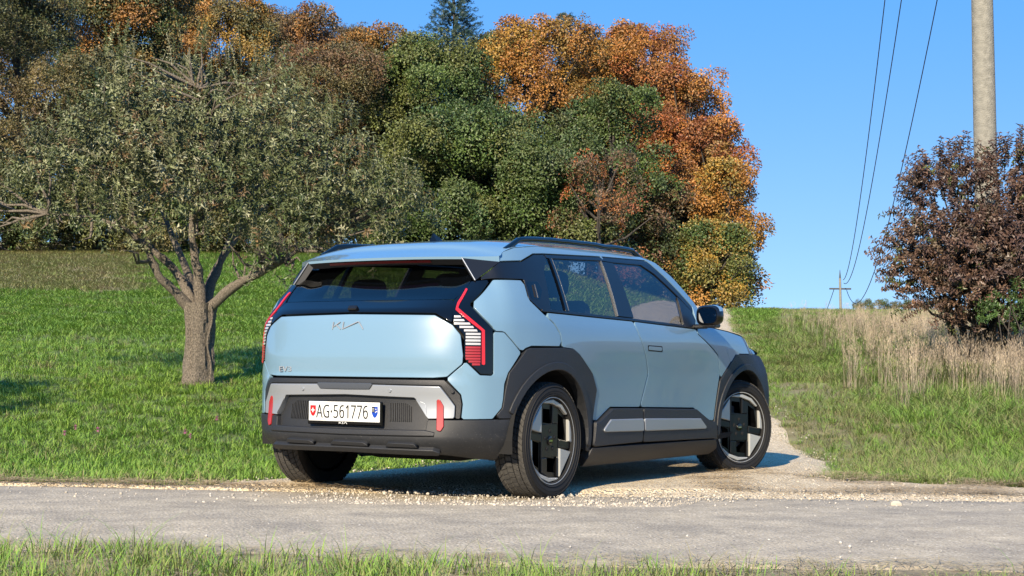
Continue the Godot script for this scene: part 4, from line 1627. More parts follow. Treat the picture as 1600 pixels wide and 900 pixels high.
func wood_tree(called: String, label: String, px: float, top: float, hw: float, depth: float, low: float, pal: Array, seed_: int, group := "", per := 5.0, gaps := .0, mesh: ArrayMesh = null, lobe_n := 30) -> void:
	# px, top, hw, low: where it stands in the view, its top, half its width and the lowest leaves, in picture units at that depth
	var k := depth / 2513.0
	var x := (px - 800.0) * k
	var z := -depth
	var gy := height(x, z)
	var base := Vector3(x, gy - .1, z)
	var ty := .775 + (568.0 - top) * k - gy
	var ly := maxf(.2, .775 + (568.0 - low) * k - gy)
	var rw := hw * k
	rng.seed = seed_
	var t := thing(called, label, "tree", base, 0.0, group)
	var lobes := []
	for i in lobe_n:
		var f := (i + rng.randf()) / lobe_n
		var yy := lerpf(ly, ty, f)
		var prof := sin(clampf(.16 + .80 * f, 0.0, 1.0) * PI)
		prof = pow(maxf(prof, .05), .42)
		var a := rng.randf() * TAU
		var wob := 1.0 + .55 * patch.get_noise_3d(cos(a) * 14.0 + seed_ * 9.0, f * 34.0, sin(a) * 14.0)
		if i % 9 == 0:
			wob *= 1.14
		var rad := rw * prof * wob * sqrt(rng.randf_range(.2, 1.0))
		var lr := clampf(rw * rng.randf_range(.15, .30), .5, 1.6)
		rad = maxf(0.0, rad - lr * .35)
		yy = minf(yy, ty - lr * .7)
		lobes.append([Vector3(cos(a) * rad, yy, sin(a) * rad * .9), lr])
	for i in 4:
		var lr := rw * rng.randf_range(.14, .22)
		lobes.append([Vector3(rng.randf_range(-.4, .4) * rw, ty - lr - rng.randf_range(0.0, .25) * rw, rng.randf_range(-.3, .3) * rw), lr])
	var st := begin()
	var hgt := ty * .86
	var sway := Vector3(rng.randf_range(-.4, .4), 0, rng.randf_range(-.3, .3))
	var pts := []
	var rad2 := []
	for i in 7:
		var f := i / 6.0
		pts.append(Vector3(0, hgt * f, 0) + sway * sin(f * 3.0))
		rad2.append(lerpf(clampf(rw * .08, .07, .30), .04, pow(f, .8)))
	tube(st, pts, rad2, 9)
	put("trunk", st, bark, t)
	for i in range(0, lobes.size(), 3):
		var c: Vector3 = lobes[i][0]
		var f := clampf((c.y - lobes[i][1] * .8) / ty - .12, .12, .8)
		var o: Vector3 = Vector3(0, hgt * f, 0) + sway * sin(f * 3.0)
		st = begin()
		tube(st, [o, o.lerp(c, .5) + Vector3(0, -.25, 0), c], [clampf(rw * .03, .03, .11), .05, .02], 6)
		put("branch", st, bark, t)
	var fl := fill_lobes(lobes, per * 1.25, .92, pal, seed_, gaps)
	scatter("crown", mesh if mesh else spray_oak, fl[0], fl[1], t)

func fir_tree(label: String, px: float, top: float, hw: float, depth: float, seed_: int, pal: Array) -> void:
	var k := depth / 2513.0
	var x := (px - 800.0) * k
	var gy := height(x, -depth)
	var ty := .775 + (568.0 - top) * k - gy
	rng.seed = seed_
	var t := thing("fir_tree", label, "tree", Vector3(x, gy - .1, -depth), 0.0, "firs standing behind the broadleaf trees")
	var st := begin()
	tube(st, [Vector3.ZERO, Vector3(0, ty * .5, 0), Vector3(0, ty * .99, 0)], [.28, .17, .015], 8)
	put("trunk", st, bark, t)
	var at := []
	var cl := []
	var whorls := int(ty / .42)
	for i in whorls:
		var f := float(i) / whorls
		var y := lerpf(ty * .25, ty * .99, f)
		var len_ := hw * k * pow(1.0 - f, .75) * 1.25 + .12
		for b in 10:
			var a := TAU * b / 10.0 + i * 1.1 + rng.randf_range(-.25, .25)
			var out := Vector3(cos(a), 0, sin(a))
			var l := len_ * rng.randf_range(.7, 1.1)
			var m := maxi(2, int(l / .26))
			for q in m:
				var g := (q + .6) / m
				var p := Vector3(0, y, 0) + out * l * g + Vector3(0, -.32 * l * g * g + .1 * l * g, 0)
				at.append(Transform3D(facing((out + Vector3(0, .25, 0) + ball_dir() * .25).normalized(), rng.randf_range(.8, 1.25)), p))
				var c: Color = pal[rng.randi() % pal.size()] * rng.randf_range(.8, 1.2)
				c.a = 1.0
				cl.append(c)
	scatter("crown", spray_fir, at, cl, t)

func build_plants() -> void:
	bark = tex_mat(noise_tex(51, .04, Color(.19, .17, .15), Color(.36, .34, .31), 256, 4), 1.5, .95, noise_tex(52, .06, Color.BLACK, Color.WHITE, 256, 4, true, 8.0))
	bark.uv1_scale = Vector3(3, .8, 3)
	var lm := leafmat(.55, .3)
	rng.seed = 77
	spray_oak = make_spray(30, .42, .135, .085, lm)
	spray_fine = make_spray(30, .42, .11, .06, lm)
	# fir: short needles along a twig
	var st := begin()
	for k in 46:
		var t := rng.randf()
		var a := rng.randf() * TAU
		leaf(st, Vector3(0, t * .45, 0), Vector3(cos(a), .5, sin(a)).normalized(), Vector3.UP, .13, .028, .0, rng.randf_range(.8, 1.2))
	spray_fir = mesh_of(st, lm)
	forest()
	apple_tree()
	roadside_shrub()
	shade_tree()
	grasses()

func L(r: float, g: float, b: float) -> Color:
	return Color(r, g, b)

func forest() -> void:
	var green := [L(.068, .125, .024), L(.095, .155, .028), L(.052, .10, .024), L(.14, .155, .038)]
	var dark := [L(.052, .090, .026), L(.066, .105, .03), L(.085, .105, .036)]
	var olive := [L(.15, .13, .042), L(.115, .115, .04), L(.19, .14, .047), L(.095, .105, .036)]
	var orange := [L(.37, .155, .028), L(.44, .20, .035), L(.29, .135, .032), L(.24, .15, .035)]
	var yellow := [L(.44, .26, .04), L(.34, .22, .045), L(.22, .18, .04), L(.40, .18, .035)]
	var red := [L(.40, .115, .032), L(.31, .095, .034), L(.44, .165, .034), L(.25, .095, .038)]
	var brown := [L(.15, .085, .04), L(.11, .075, .04), L(.18, .10, .045), L(.09, .08, .035)]
	var g := "trees along the edge of the wood"
	# px, top, half width, depth, lowest leaves
	var rowsx := [
		["very dark drooping tree at the far left edge of the wood", 10, -70, 165, 66, 400, dark + olive + [L(.12, .075, .03)], 7.0, .02, 1],
		["shaded olive tree far back behind the bronze tree top", 245, -35, 135, 96, 330, olive + green, 6.0, -.06, 1],
		["muted green tree far back behind the orange brown tree top", 425, 24, 115, 97, 340, olive + green + brown, 6.0, -.06, 1],
		["brownish tree far back, left of the tall fir", 565, 48, 105, 97, 340, brown + olive, 6.0, -.06, 1],
		["dusky olive tree filling the skyline behind the rusty dark tree", 105, -75, 150, 90, 330, olive + dark + brown, 6.0, .0, 1],
		["bronze tree top between the rusty dark tree and the yellow olive one", 285, -25, 95, 90, 330, orange + olive + dark, 6.0, .0, 0],
		["dark tree with rusty orange patches above the left of the apple tree", 190, -50, 135, 74, 380, orange + dark + dark, 6.5, .02, 0],
		["yellow olive tree top rising right behind the apple tree", 350, 0, 105, 82, 340, yellow + olive, 4.6, .04, 0],
		["orange brown tree top between the yellow olive tree and the tall fir", 470, 14, 85, 88, 340, orange + brown, 4.6, .04, 0],
		["dull olive brown tree filling the wood behind the apple tree", 500, 78, 150, 77, 400, olive + brown, 5.0, .02, 1],
		["orange tipped tree just left of the tall fir", 585, 42, 90, 86, 330, orange + olive, 4.8, .03, 0],
		["mid green leafy tree standing in front of the tall fir", 668, 66, 128, 78, 400, green, 5.0, .0, 0],
		["broad golden orange oak above the car's roof", 838, 30, 122, 81, 350, orange + yellow, 5.0, .03, 0],
		["olive green tree top between the tall fir and the golden oak", 768, 48, 70, 88, 330, green + olive, 4.8, .02, 0],
		["golden brown tree closing the gap between oak and copper beech", 925, 62, 95, 86, 340, orange + olive + yellow, 4.8, .03, 0],
		["low spreading green tree directly above the car's rear spoiler", 740, 175, 165, 72, 450, green + [L(.08, .12, .03)], 5.0, .02, 0],
		["deep green tree in front of the red and golden crowns", 960, 130, 105, 73, 450, dark + green, 5.0, .0, 0],
		["mid green tree between the deep green tree and the low spreading one", 860, 240, 95, 71, 460, green + dark, 5.0, .02, 0],
		["thin russet sapling in front of the deep green tree", 945, 235, 75, 69, 450, brown + brown + red, 2.2, .18, 1],
		["tall red copper beech crown at the top of the wood", 1008, 30, 96, 84, 350, red + orange, 5.0, .02, 0],
		["orange red beech sloping down from the copper beech", 1075, 105, 82, 81, 420, orange + red, 4.8, .06, 0],
		["orange beech whose boughs end the wood towards the open sky", 1112, 178, 76, 78, 440, orange + red, 4.6, .08, 0],
		["bright orange lower boughs at the outermost edge of the wood", 1138, 250, 54, 75, 450, orange + yellow, 4.6, .08, 0],
		["russet tree behind the gap between golden oak and copper beech", 950, 95, 105, 91, 360, orange + red + olive, 5.0, -.04, 0],
		["copper tree filling the wood behind the sloping beech", 1045, 125, 90, 90, 430, red + orange, 5.0, -.04, 0],
		["rust orange tree deep inside the right end of the wood", 1062, 200, 95, 83, 470, orange + red, 5.0, .0, 0],
		["golden green bushy tree at the foot of the orange beech", 1118, 345, 62, 73, 500, yellow + green, 5.0, .06, 0],
		["shaded dark tree under the orange beech near the track", 1045, 290, 80, 75, 500, dark + brown, 4.5, .03, 0]]
	for i in rowsx.size():
		var r: Array = rowsx[i]
		wood_tree("woodland_tree", r[0], r[1], r[2], r[3], r[4], r[5], r[6], 101 + i, g, r[7], r[8], spray_fine if r[9] == 1 else null, 52)
	var firs := [L(.02, .05, .035), L(.03, .065, .045), L(.04, .08, .055)]
	fir_tree("tall blue green fir rising above the middle of the wood", 705, -45, 100, 87, 121, firs)
	fir_tree("dark fir tip just showing above the golden oak", 880, 6, 34, 92, 122, firs)
	fir_tree("smaller fir tip between the golden oak and the copper beech", 921, 26, 30, 92, 123, firs)
	fir_tree("fir tip hidden behind the right shoulder of the copper beech", 1088, 180, 30, 86, 124, firs)
	# shade loving bushes under the left half of the wood
	var sg := "bushes in the shade under the wood"
	var words := ["at the left border of the view", "behind the lowest left apple boughs", "between the left apple boughs and its trunk", "just left of the apple trunk", "just right of the apple trunk", "behind the right apple limb", "left of the car's roof", "nearest to the car's spoiler"]
	for i in 8:
		wood_tree("understorey_bush", "green woodland bush " + words[i], -10 + i * 76, 258 + (i * 37) % 40, 84, 63.5 + (i % 3), 418, green + olive, 140 + i, sg, 7.0, -.1, spray_fine, 20)
	# woods on the far side of the crest
	var dg := "distant trees beyond the crest"
	var dw := ["leftmost distant tree, beside the far pole", "second distant tree from the far pole", "third distant tree from the far pole", "pale olive distant tree in the middle of the far row", "rounded distant tree left of the orange one", "small orange distant tree in the far row", "distant dark tree right of the orange one", "last distant tree, touching the brown shrub"]
	for i in 8:
		wood_tree("distant_tree", dw[i], 1345 + i * 17.5, 466 - (i % 3) * 2.0, 21, 260, 520, orange if i == 5 else (olive if i == 3 else green + olive), 160 + i, dg, 3.6, -.1, spray_oak, 14)

func pxp(px: float, py: float, depth: float) -> Vector3:
	return Vector3((px - 800.0) / 2513.0 * depth, .775 + (568.0 - py) / 2513.0 * depth, -depth)

func apple_tree() -> void:
	rng.seed = 301
	var D := 16.0
	var base := pxp(312, 597, D)
	base.y = height(base.x, base.z)
	var t := thing("apple_tree", "old spreading apple tree with a thick bare trunk on the lawn", "tree", base)
	bark_apple = tex_mat(noise_tex(61, .035, Color(.20, .18, .155), Color(.66, .615, .55), 512, 5), 3.0, .95, noise_tex(62, .05, Color.BLACK, Color.WHITE, 512, 5, true, 14.0), 1.2)
	bark_apple.uv1_scale = Vector3(5, 1.6, 5)
	var P := func(px: float, py: float, dz := 0.0) -> Vector3: return pxp(px, py, D - dz) - base
	# trunk: a fluted, lumpy column
	var st := begin()
	var rows := []
	var n := FastNoiseLite.new()
	n.seed = 8
	n.frequency = 2.2
	for i in 27:
		var f := i / 26.0
		var c: Vector3 = Vector3(lerpf(.0, .01, f), lerpf(-.06, .80, f), 0)
		var r := .138 + .035 * exp(-f * 9.0) + .02 * smoothstep(.6, 1.0, f)
		var row := []
		for k in 33:
			var a := TAU * k / 32.0
			var fl := 1.0 + .09 * sin(a * 5.0 + f * 1.2) * (1.0 - .3 * f) + .05 * sin(a * 9.0 - f * 3.0) + .16 * n.get_noise_3d(cos(a) * .8, f * 1.2, sin(a) * .8) + .05 * n.get_noise_3d(cos(a) * 4.0, f * 5.0, sin(a) * 4.0)
			row.append(c + Vector3(cos(a) * r * fl, 0, sin(a) * r * fl))
		rows.append(row)
	for i in rows.size() - 1:
		for k in 32:
			var q := [rows[i][k], rows[i][k + 1], rows[i + 1][k + 1], rows[i + 1][k]]
			var nn: Vector3 = (q[1] - q[0]).cross(q[3] - q[0]).normalized()
			var oc: Vector3 = q[0] - Vector3(0, q[0].y, 0)
			if nn.dot(oc) < 0.0:
				nn = -nn
			quad(st, q[0], q[1], q[2], q[3], nn)
	put("trunk", st, bark_apple, t)
	# an ivy stem climbing the trunk's right side
	st = begin()
	var iv := []
	for i in 16:
		var f := i / 15.0
		iv.append(Vector3(.125 + .02 * sin(f * 9.0), .80 * f - .02, .105 + .015 * sin(f * 14.0)))
	tube(st, iv, iv.map(func(_v): return .011), 6)
	put("climbing_stem", st, bark_apple, t)
	var limbs := [
		[[304, 492, 0], [276, 462, .1], [250, 440, .2], [236, 412, .25], [225, 388, .3], [190, 362, .4], [140, 345, .5], [70, 340, .6]],
		[[302, 488, 0], [290, 455, -.1], [270, 425, -.2], [245, 402, -.2], [222, 375, -.25], [200, 330, -.3], [185, 270, -.4], [170, 205, -.4]],
		[[313, 485, 0], [310, 440, .0], [302, 400, .05], [296, 350, .1], [300, 290, .1], [310, 215, .1], [305, 140, .1]],
		[[320, 488, 0], [352, 462, .15], [385, 440, .3], [425, 420, .5], [452, 402, .5], [478, 376, .4], [505, 355, .3]],
		[[318, 485, 0], [330, 445, -.3], [352, 395, -.6], [385, 330, -.9], [415, 260, -1.0], [430, 190, -1.0]],
		[[308, 485, 0], [296, 440, -.4], [270, 380, -.9], [245, 310, -1.2], [240, 240, -1.3]],
		[[316, 485, 0], [330, 440, -.5], [360, 385, -.9], [410, 330, -1.0], [460, 280, -1.0]]]
	var tips := []
	for lb in limbs:
		st = begin()
		var pts := []
		var rad := []
		for i in lb.size():
			pts.append(P.call(lb[i][0], lb[i][1], lb[i][2]) + Vector3(0, -.04 if i == 0 else 0.0, 0))
			rad.append(lerpf(.064, .011, pow(float(i) / (lb.size() - 1), .7)))
		var fine := []
		var fr := []
		for i in pts.size() - 1:
			for k in 3:
				var f := k / 3.0
				fine.append(pts[i].cubic_interpolate(pts[i + 1], pts[maxi(i - 1, 0)], pts[mini(i + 2, pts.size() - 1)], f) + ball_dir() * .008)
				fr.append(lerpf(rad[i], rad[i + 1], f) * rng.randf_range(.88, 1.15))
		fine.append(pts[pts.size() - 1])
		fr.append(rad[rad.size() - 1])
		tube(st, fine, fr, 10, true, .14)
		put("limb", st, bark_apple, t)
		for i in range(5, fine.size()):
			tips.append([fine[i], fr[i]])
	# crown lobes: px, py, radius in px, nearer by
	var spec := [[300, 235, 105, 0.0], [215, 200, 95, .3], [395, 195, 95, .2], [150, 260, 90, .2], [460, 255, 95, .3], [300, 160, 85, -.3], [225, 140, 62, .0], [385, 135, 62, -.1], [90, 320, 75, .4], [530, 310, 78, .4], [30, 330, 62, .2], [595, 320, 62, .3], [240, 300, 80, .7], [370, 310, 80, .7], [300, 250, 90, -1.0], [180, 290, 80, -.8], [430, 300, 80, -.9], [110, 220, 62, -.2], [510, 220, 55, -.2], [640, 335, 36, .1], [145, 345, 48, .7], [470, 350, 50, .6], [560, 365, 40, .5], [60, 250, 40, .0], [-30, 320, 60, .0], [330, 350, 45, -.3], [300, 105, 40, 0.0], [180, 110, 34, .2], [455, 385, 36, .8], [410, 405, 26, .8], [385, 395, 28, .2], [200, 370, 34, .6]]
	var am := leafmat(.5, .25)
	spray_apple = make_twig(13, .20, .052, .019, am, .35)
	shoot_apple = make_twig(26, .5, .05, .018, am, .7)
	var k := D / 2513.0
	var lobes := []
	for s in spec:
		lobes.append([P.call(s[0], s[1], s[3]), s[2] * k])
	# boughs from the limbs out to the lobes
	for s in lobes:
		for b in 5:
			var dst: Vector3 = s[0] + ball_dir() * s[1] * .8
			var best := 0
			for i in tips.size():
				if tips[i][0].distance_to(dst) + absf(tips[i][0].y - dst.y + .25) * .6 < tips[best][0].distance_to(dst) + absf(tips[best][0].y - dst.y + .25) * .6:
					best = i
			var o: Vector3 = tips[best][0]
			st = begin()
			var m1 := o.lerp(dst, .35) + ball_dir() * .06 + Vector3(0, -.03, 0)
			var m2 := o.lerp(dst, .7) + ball_dir() * .06
			tube(st, [o, m1, m2, dst], [minf(.022, tips[best][1]), .015, .010, .004], 6)
			put("bough", st, bark_apple, t)
	var pal := [L(.135, .165, .065), L(.09, .12, .042), L(.21, .235, .11), L(.07, .10, .035), L(.30, .30, .18)]
	var fl := fill_lobes(lobes, 52.0, 1.0, pal, 303, .24)
	# drier, browner leaves on some of them
	for i in fl[1].size():
		if rng.randf() < .07:
			fl[1][i] = L(.22, .15, .07) * rng.randf_range(.6, 1.2)
	var inner := []
	for lb in lobes:
		inner.append([lb[0], lb[1] * .6])
	var f2 := fill_lobes(inner, 22.0, 1.1, pal, 304, .0)
	scatter("crown", spray_apple, fl[0] + f2[0], fl[1] + f2[1], t)
	# upright water shoots over the top
	var at := []
	var cl := []
	for i in 420:
		var lb: Array = lobes[rng.randi() % lobes.size()]
		var a := rng.randf() * TAU
		var r := sqrt(rng.randf()) * .9
		var p: Vector3 = lb[0] + Vector3(cos(a) * r, sqrt(1.0 - r * r) * .72, sin(a) * r) * lb[1]
		at.append(Transform3D(facing((Vector3.UP + Vector3(rng.randf_range(-.3, .3), 0, rng.randf_range(-.3, .3))).normalized(), rng.randf_range(.3, .75)), p))
		cl.append(pal[rng.randi() % pal.size()] * rng.randf_range(.9, 1.35))
	scatter("water_shoots", shoot_apple, at, cl, t)

func shade_tree() -> void:
	# stands just outside the view; its shade lies on the lawn at the left border
	rng.seed = 351
	var base := Vector3(-6.6, 0, -11.2)
	base.y = height(base.x, base.z)
	var t := thing("young_apple_tree", "young apple tree left of the lawn, its shade falling across the grass", "tree", base)
	var st := begin()
	tube(st, [Vector3(0, -.1, 0), Vector3(.03, .8, 0), Vector3(0, 1.7, 0), Vector3(.05, 2.5, 0)], [.10, .08, .05, .015], 10)
	put("trunk", st, bark_apple, t)
	var lobes := []
	for i in 12:
		var d := ball_dir()
		lobes.append([Vector3(0, 2.1, 0) + d * Vector3(.8, .55, .8), rng.randf_range(.35, .5)])
		st = begin()
		tube(st, [Vector3(0, 1.1 + rng.randf() * .6, 0), lobes[i][0]], [.03, .008], 6)
		put("branch", st, bark_apple, t)
	var fl := fill_lobes(lobes, 60.0, 1.0, [L(.13, .14, .06), L(.09, .105, .04)], 352, .05)
	scatter("crown", spray_apple, fl[0], fl[1], t)

func roadside_shrub() -> void:
	rng.seed = 401
	var D := 22.5
	var base := pxp(1545, 505, D)
	base.y = height(base.x, base.z)
	var t := thing("roadside_shrub", "large brown leaved shrub growing round the foot of the concrete pole", "shrub", base)
	var k := D / 2513.0
	var lobes := []
	for s in [[1478, 320, 62, .0], [1440, 385, 52, .1], [1500, 400, 75, .4], [1425, 430, 34, .2], [1462, 275, 38, .0], [1500, 262, 36, -.2], [1560, 400, 85, .5], [1610, 330, 85, .0], [1590, 270, 48, -.2], [1578, 250, 32, -.1], [1640, 400, 95, .3], [1480, 450, 50, .3], [1540, 460, 60, .5], [1600, 455, 60, .4], [1680, 330, 90, .0], [1690, 430, 90, .2], [1420, 405, 28, .0], [1540, 375, 40, .5]]:
		lobes.append([pxp(s[0], s[1], D - s[3]) - base, s[2] * k])
	var st: SurfaceTool
	for i in 26:
		st = begin()
		var lb: Array = lobes[i % lobes.size()]
		var dst: Vector3 = lb[0] + ball_dir() * lb[1] * .8
		var o := Vector3(rng.randf_range(-.5, .6), -.05, rng.randf_range(-.25, .25))
		tube(st, [o, o.lerp(dst, .4) + Vector3(0, .2, 0), o.lerp(dst, .75) + ball_dir() * .08, dst], [.035, .026, .016, .006], 6)
		put("stem", st, bark, t)
	var sm := leafmat(.5, .25)
	var mesh := make_twig(17, .24, .052, .028, sm, .3)
	var pal := [L(.115, .066, .052), L(.14, .082, .058), L(.09, .056, .048), L(.165, .10, .065), L(.105, .085, .048)]
	var fl := fill_lobes(lobes, 64.0, 1.0, pal, 402, .02)
	for i in fl[1].size():
		var p: Vector3 = fl[0][i].origin
		if rng.randf() < .05 + .2 * clampf(-(p.x + .4) - p.y * .3, 0.0, 1.0):
			fl[1][i] = L(.10, .12, .035) * rng.randf_range(.7, 1.3)
	scatter("crown", mesh, fl[0], fl[1], t)
	# a green bush at its foot
	rng.seed = 405
	var b2 := pxp(1585, 505, 21.0)
	b2.y = height(b2.x, b2.z)
	var t2 := thing("green_bush", "low green bush at the foot of the brown shrub", "bush", b2)
	lobes = []
	for s in [[1580, 470, 30], [1610, 460, 34], [1560, 485, 22], [1640, 470, 34]]:
		lobes.append([pxp(s[0], s[1], 21.0) - b2, s[2] * 21.0 / 2513.0])
	for i in 7:
		st = begin()
		tube(st, [Vector3(rng.randf_range(-.2, .4), -.05, 0), lobes[i % 4][0]], [.014, .006], 5)
		put("stem", st, bark, t2)
	fl = fill_lobes(lobes, 80.0, .8, [L(.06, .12, .025), L(.08, .14, .03), L(.045, .09, .02)], 406, .05)
	scatter("crown", mesh, fl[0], fl[1], t2)

func grass_color(dry: float) -> Color:
	var g := Color(.195, .395, .042).lerp(Color(.345, .50, .07), rng.randf())
	if rng.randf() < dry:
		g = g.lerp(Color(.36, .29, .14), rng.randf_range(.4, 1.0))
	g *= rng.randf_range(.88, 1.12)
	g.a = 1.0
	return g

func grasses() -> void:
	rng.seed = 501
	var gm := leafmat(.6, .6)
	# --- the mown lawn on the left
	var lawn := [tuft(19, .068, .075, 1.2, .0055, gm), tuft(17, .088, .08, 1.2, .006, gm), tuft(25, .092, .16, 1.3, .011, gm)]
	var sets := [[], [], []]
	var cols := [[], [], []]
	# [from, to, tufts per square metre, scale]
	for b in [[9.4, 12.5, 230.0, 1.0], [12.5, 16.0, 190.0, 1.0], [16.0, 22.0, 110.0, 1.1], [22.0, 32.0, 46.0, 1.0], [32.0, 46.0, 20.0, 1.3], [46.0, 66.0, 10.0, 1.7], [66.0, 96.0, 3.0, 2.4]]:
		var far_: bool = b[0] >= 22.0
		var w: float = b[1] * .86
		var n := int((b[1] - b[0]) * w * b[2])
		for i in n:
			var d := rng.randf_range(b[0], b[1])
			var x := rng.randf_range(-.50, .36) * d
			if d > 66.0 and x / d < -.12:
				continue
			if x > 0.0 and x / d > .165 and d > 12.0:
				continue
			var z := -d
			if z > lane_far(x) - .10 - .12 * rng.randf() - (apron_depth(x) if x > -1.5 else -.06):
				continue
			var gap := track_gap(x, z)
			if gap < .0 or (gap < .4 and rng.randf() > gap * 2.5):
				continue
			var s := 2 if far_ else (rng.randi() % 2)
			var sc: float = b[3] * rng.randf_range(.7, 1.25)
			var dry := .05 + .22 * clampf(patch.get_noise_2d(x * 12.0, z * 12.0) * 2.0, 0.0, 1.0)
			if z > lane_far(x) - .7:
				dry = .42
				sc *= 1.15
			if d > 34.0 and x / d < -.23 + .03 * bumps.get_noise_2d(d * 8.0, 5.0):
				dry = 1.0
			if d > 55.0:
				dry = maxf(dry, .45)
			sets[s].append(upright(x, z, sc))
			cols[s].append(grass_color(dry))
	for s in 3:
		var o := scatter(["lawn_grass", "lawn_grass_long", "lawn_grass_far"][s], lawn[s], sets[s], cols[s], self)
		tag(o, ["short bright green lawn grass around the apple tree", "slightly longer blades standing in the lawn near the lane", "lawn grass running up the slope to the wood"][s], "grass")
	# --- rough meadow on the right of the track
	var rough := [tuft(18, .26, .13, 1.3, .007, gm), tuft(18, .19, .12, 1.9, .008, gm), tuft(26, .29, .26, 1.3, .012, gm)]
	sets = [[], [], []]
	cols = [[], [], []]
	for b in [[9.2, 13.0, 210.0, .8], [13.0, 18.0, 130.0, .9], [18.0, 26.0, 60.0, .9], [26.0, 40.0, 24.0, .9], [40.0, 62.0, 9.0, 1.3], [62.0, 90.0, 3.5, 1.6]]:
		var n := int((b[1] - b[0]) * b[1] * .48 * b[2])
		for i in n:
			var d := rng.randf_range(b[0], b[1])
			var x := rng.randf_range(.06, .54) * d
			var z := -d
			if z > lane_far(x) - apron_depth(x) * (1.0 + .35 * bumps.get_noise_2d(x * 9.0, 120.0)) - .1:
				continue
			var gap := track_gap(x, z)
			if gap < -.15 * rng.randf() or x < 1.0:
				continue
			if d < 24.0 and x < track_x(z):
				continue
			var s := 2 if d > 20.0 else (rng.randi() % 2)
			var sc: float = b[3] * rng.randf_range(.6, 1.2) * lerpf(.45, 1.0, clampf(gap / 2.2, 0.0, 1.0))
			if d > 40.0:
				sc *= .38
			var dry := .36 + .45 * clampf(patch.get_noise_2d(x * 9.0 + 50.0, z * 9.0) * 2.2, 0.0, 1.0)
			if d > 17.0:
				dry = maxf(dry, .5)
			if gap < 1.0:
				dry = .65
			sets[s].append(upright(x, z, sc))
			cols[s].append(grass_color(dry))
	for s in 3:
		var o := scatter(["meadow_grass", "meadow_grass_flattened", "meadow_grass_far"][s], rough[s], sets[s], cols[s], self)
		tag(o, ["rough knee high meadow grass right of the gravel track", "leaning matted grass at the edge of the gravel", "pale meadow grass rising to the crest"][s], "grass")
	# --- dry stalks
	var dm := leafmat(.75, .2)
	var stalk := begin()
	for k in 12:
		var a := rng.randf() * TAU
		var r := rng.randf() * .14
		var h := rng.randf_range(.45, .85)
		blade(stalk, Vector3(cos(a) * r, -.02, sin(a) * r), rng.randf() * TAU, rng.randf_range(.05, .35), h, .0055, rng.randf_range(.8, 1.2))
		var tip := Vector3(cos(a) * r, h * .86, sin(a) * r)
		for q in 5:
			leaf(stalk, tip + Vector3(rng.randf_range(-.03, .03), q * .025 - .05, rng.randf_range(-.03, .03)), (Vector3.UP + ball_dir() * .4).normalized(), ball_dir(), .05, .006, .1, rng.randf_range(.7, 1.1))
	var dry_mesh := mesh_of(stalk, dm)
	var at := []
	var cl := []
	for i in 9000:
		var d := 13.5 + 24.0 * pow(rng.randf(), 1.1)
		var x := rng.randf_range(.155, .52) * d
		var z := -d
		var lim := 17.5 + 4.0 * patch.get_noise_2d(x * 14.0, 9.0)
		if d < lim and rng.randf() > .05:
			continue
		if track_gap(x, z) < .9 + 2.0 * rng.randf() or rng.randf() < .42:
			continue
		if patch.get_noise_2d(x * 16.0, z * 16.0) < -.30:
			continue
		at.append(upright(x, z, rng.randf_range(.42, .82) * (1.0 if d > 17.0 else .75)))
		var c := Color(.58, .475, .33).lerp(Color(.32, .25, .185), rng.randf()) * rng.randf_range(.75, 1.25)
		c.a = 1.0
		cl.append(c)
	var ds := scatter("dry_grass", dry_mesh, at, cl, self)
	tag(ds, "tall dry brownish grass stalks in front of the brown shrub", "grass")
	# --- verge right in front of the camera
	var verge := [tuft(13, .11, .07, .8, .0048, gm), tuft(8, .20, .06, .7, .0045, gm)]
	sets = [[], []]
	cols = [[], []]
	for i in 10500:
		var d := rng.randf_range(4.0, 7.4)
		var x := rng.randf_range(-.66, .66) * d
		var edge := -lane_near(x) - .12 + .22 * bumps.get_noise_2d(x * 12.0, 300.0)
		if d > edge or (d > edge - .3 and rng.randf() < .5):
			continue
		var right := smoothstep(-.6, 1.6, x)
		if rng.randf() < right * .5 or patch.get_noise_2d(x * 30.0, d * 30.0) < -.26 + .2 * right:
			continue
		var s := 1 if rng.randf() < .10 else 0
		sets[s].append(upright(x, -d, rng.randf_range(.5, 1.1) * lerpf(1.0, .75, right)))
		cols[s].append(grass_color(.42))
	for s in 2:
		var o := scatter(["verge_grass", "verge_grass_tall"][s], verge[s], sets[s], cols[s], self)
		tag(o, ["patchy green and straw verge grass along the near side of the lane", "thin taller blades sticking up from the near verge"][s], "grass")

func track_x(z: float) -> float:
	for i in track_pts.size() - 1:
		if track_pts[i + 1].y <= z:
			return track_pts[i].x
	return 8.0

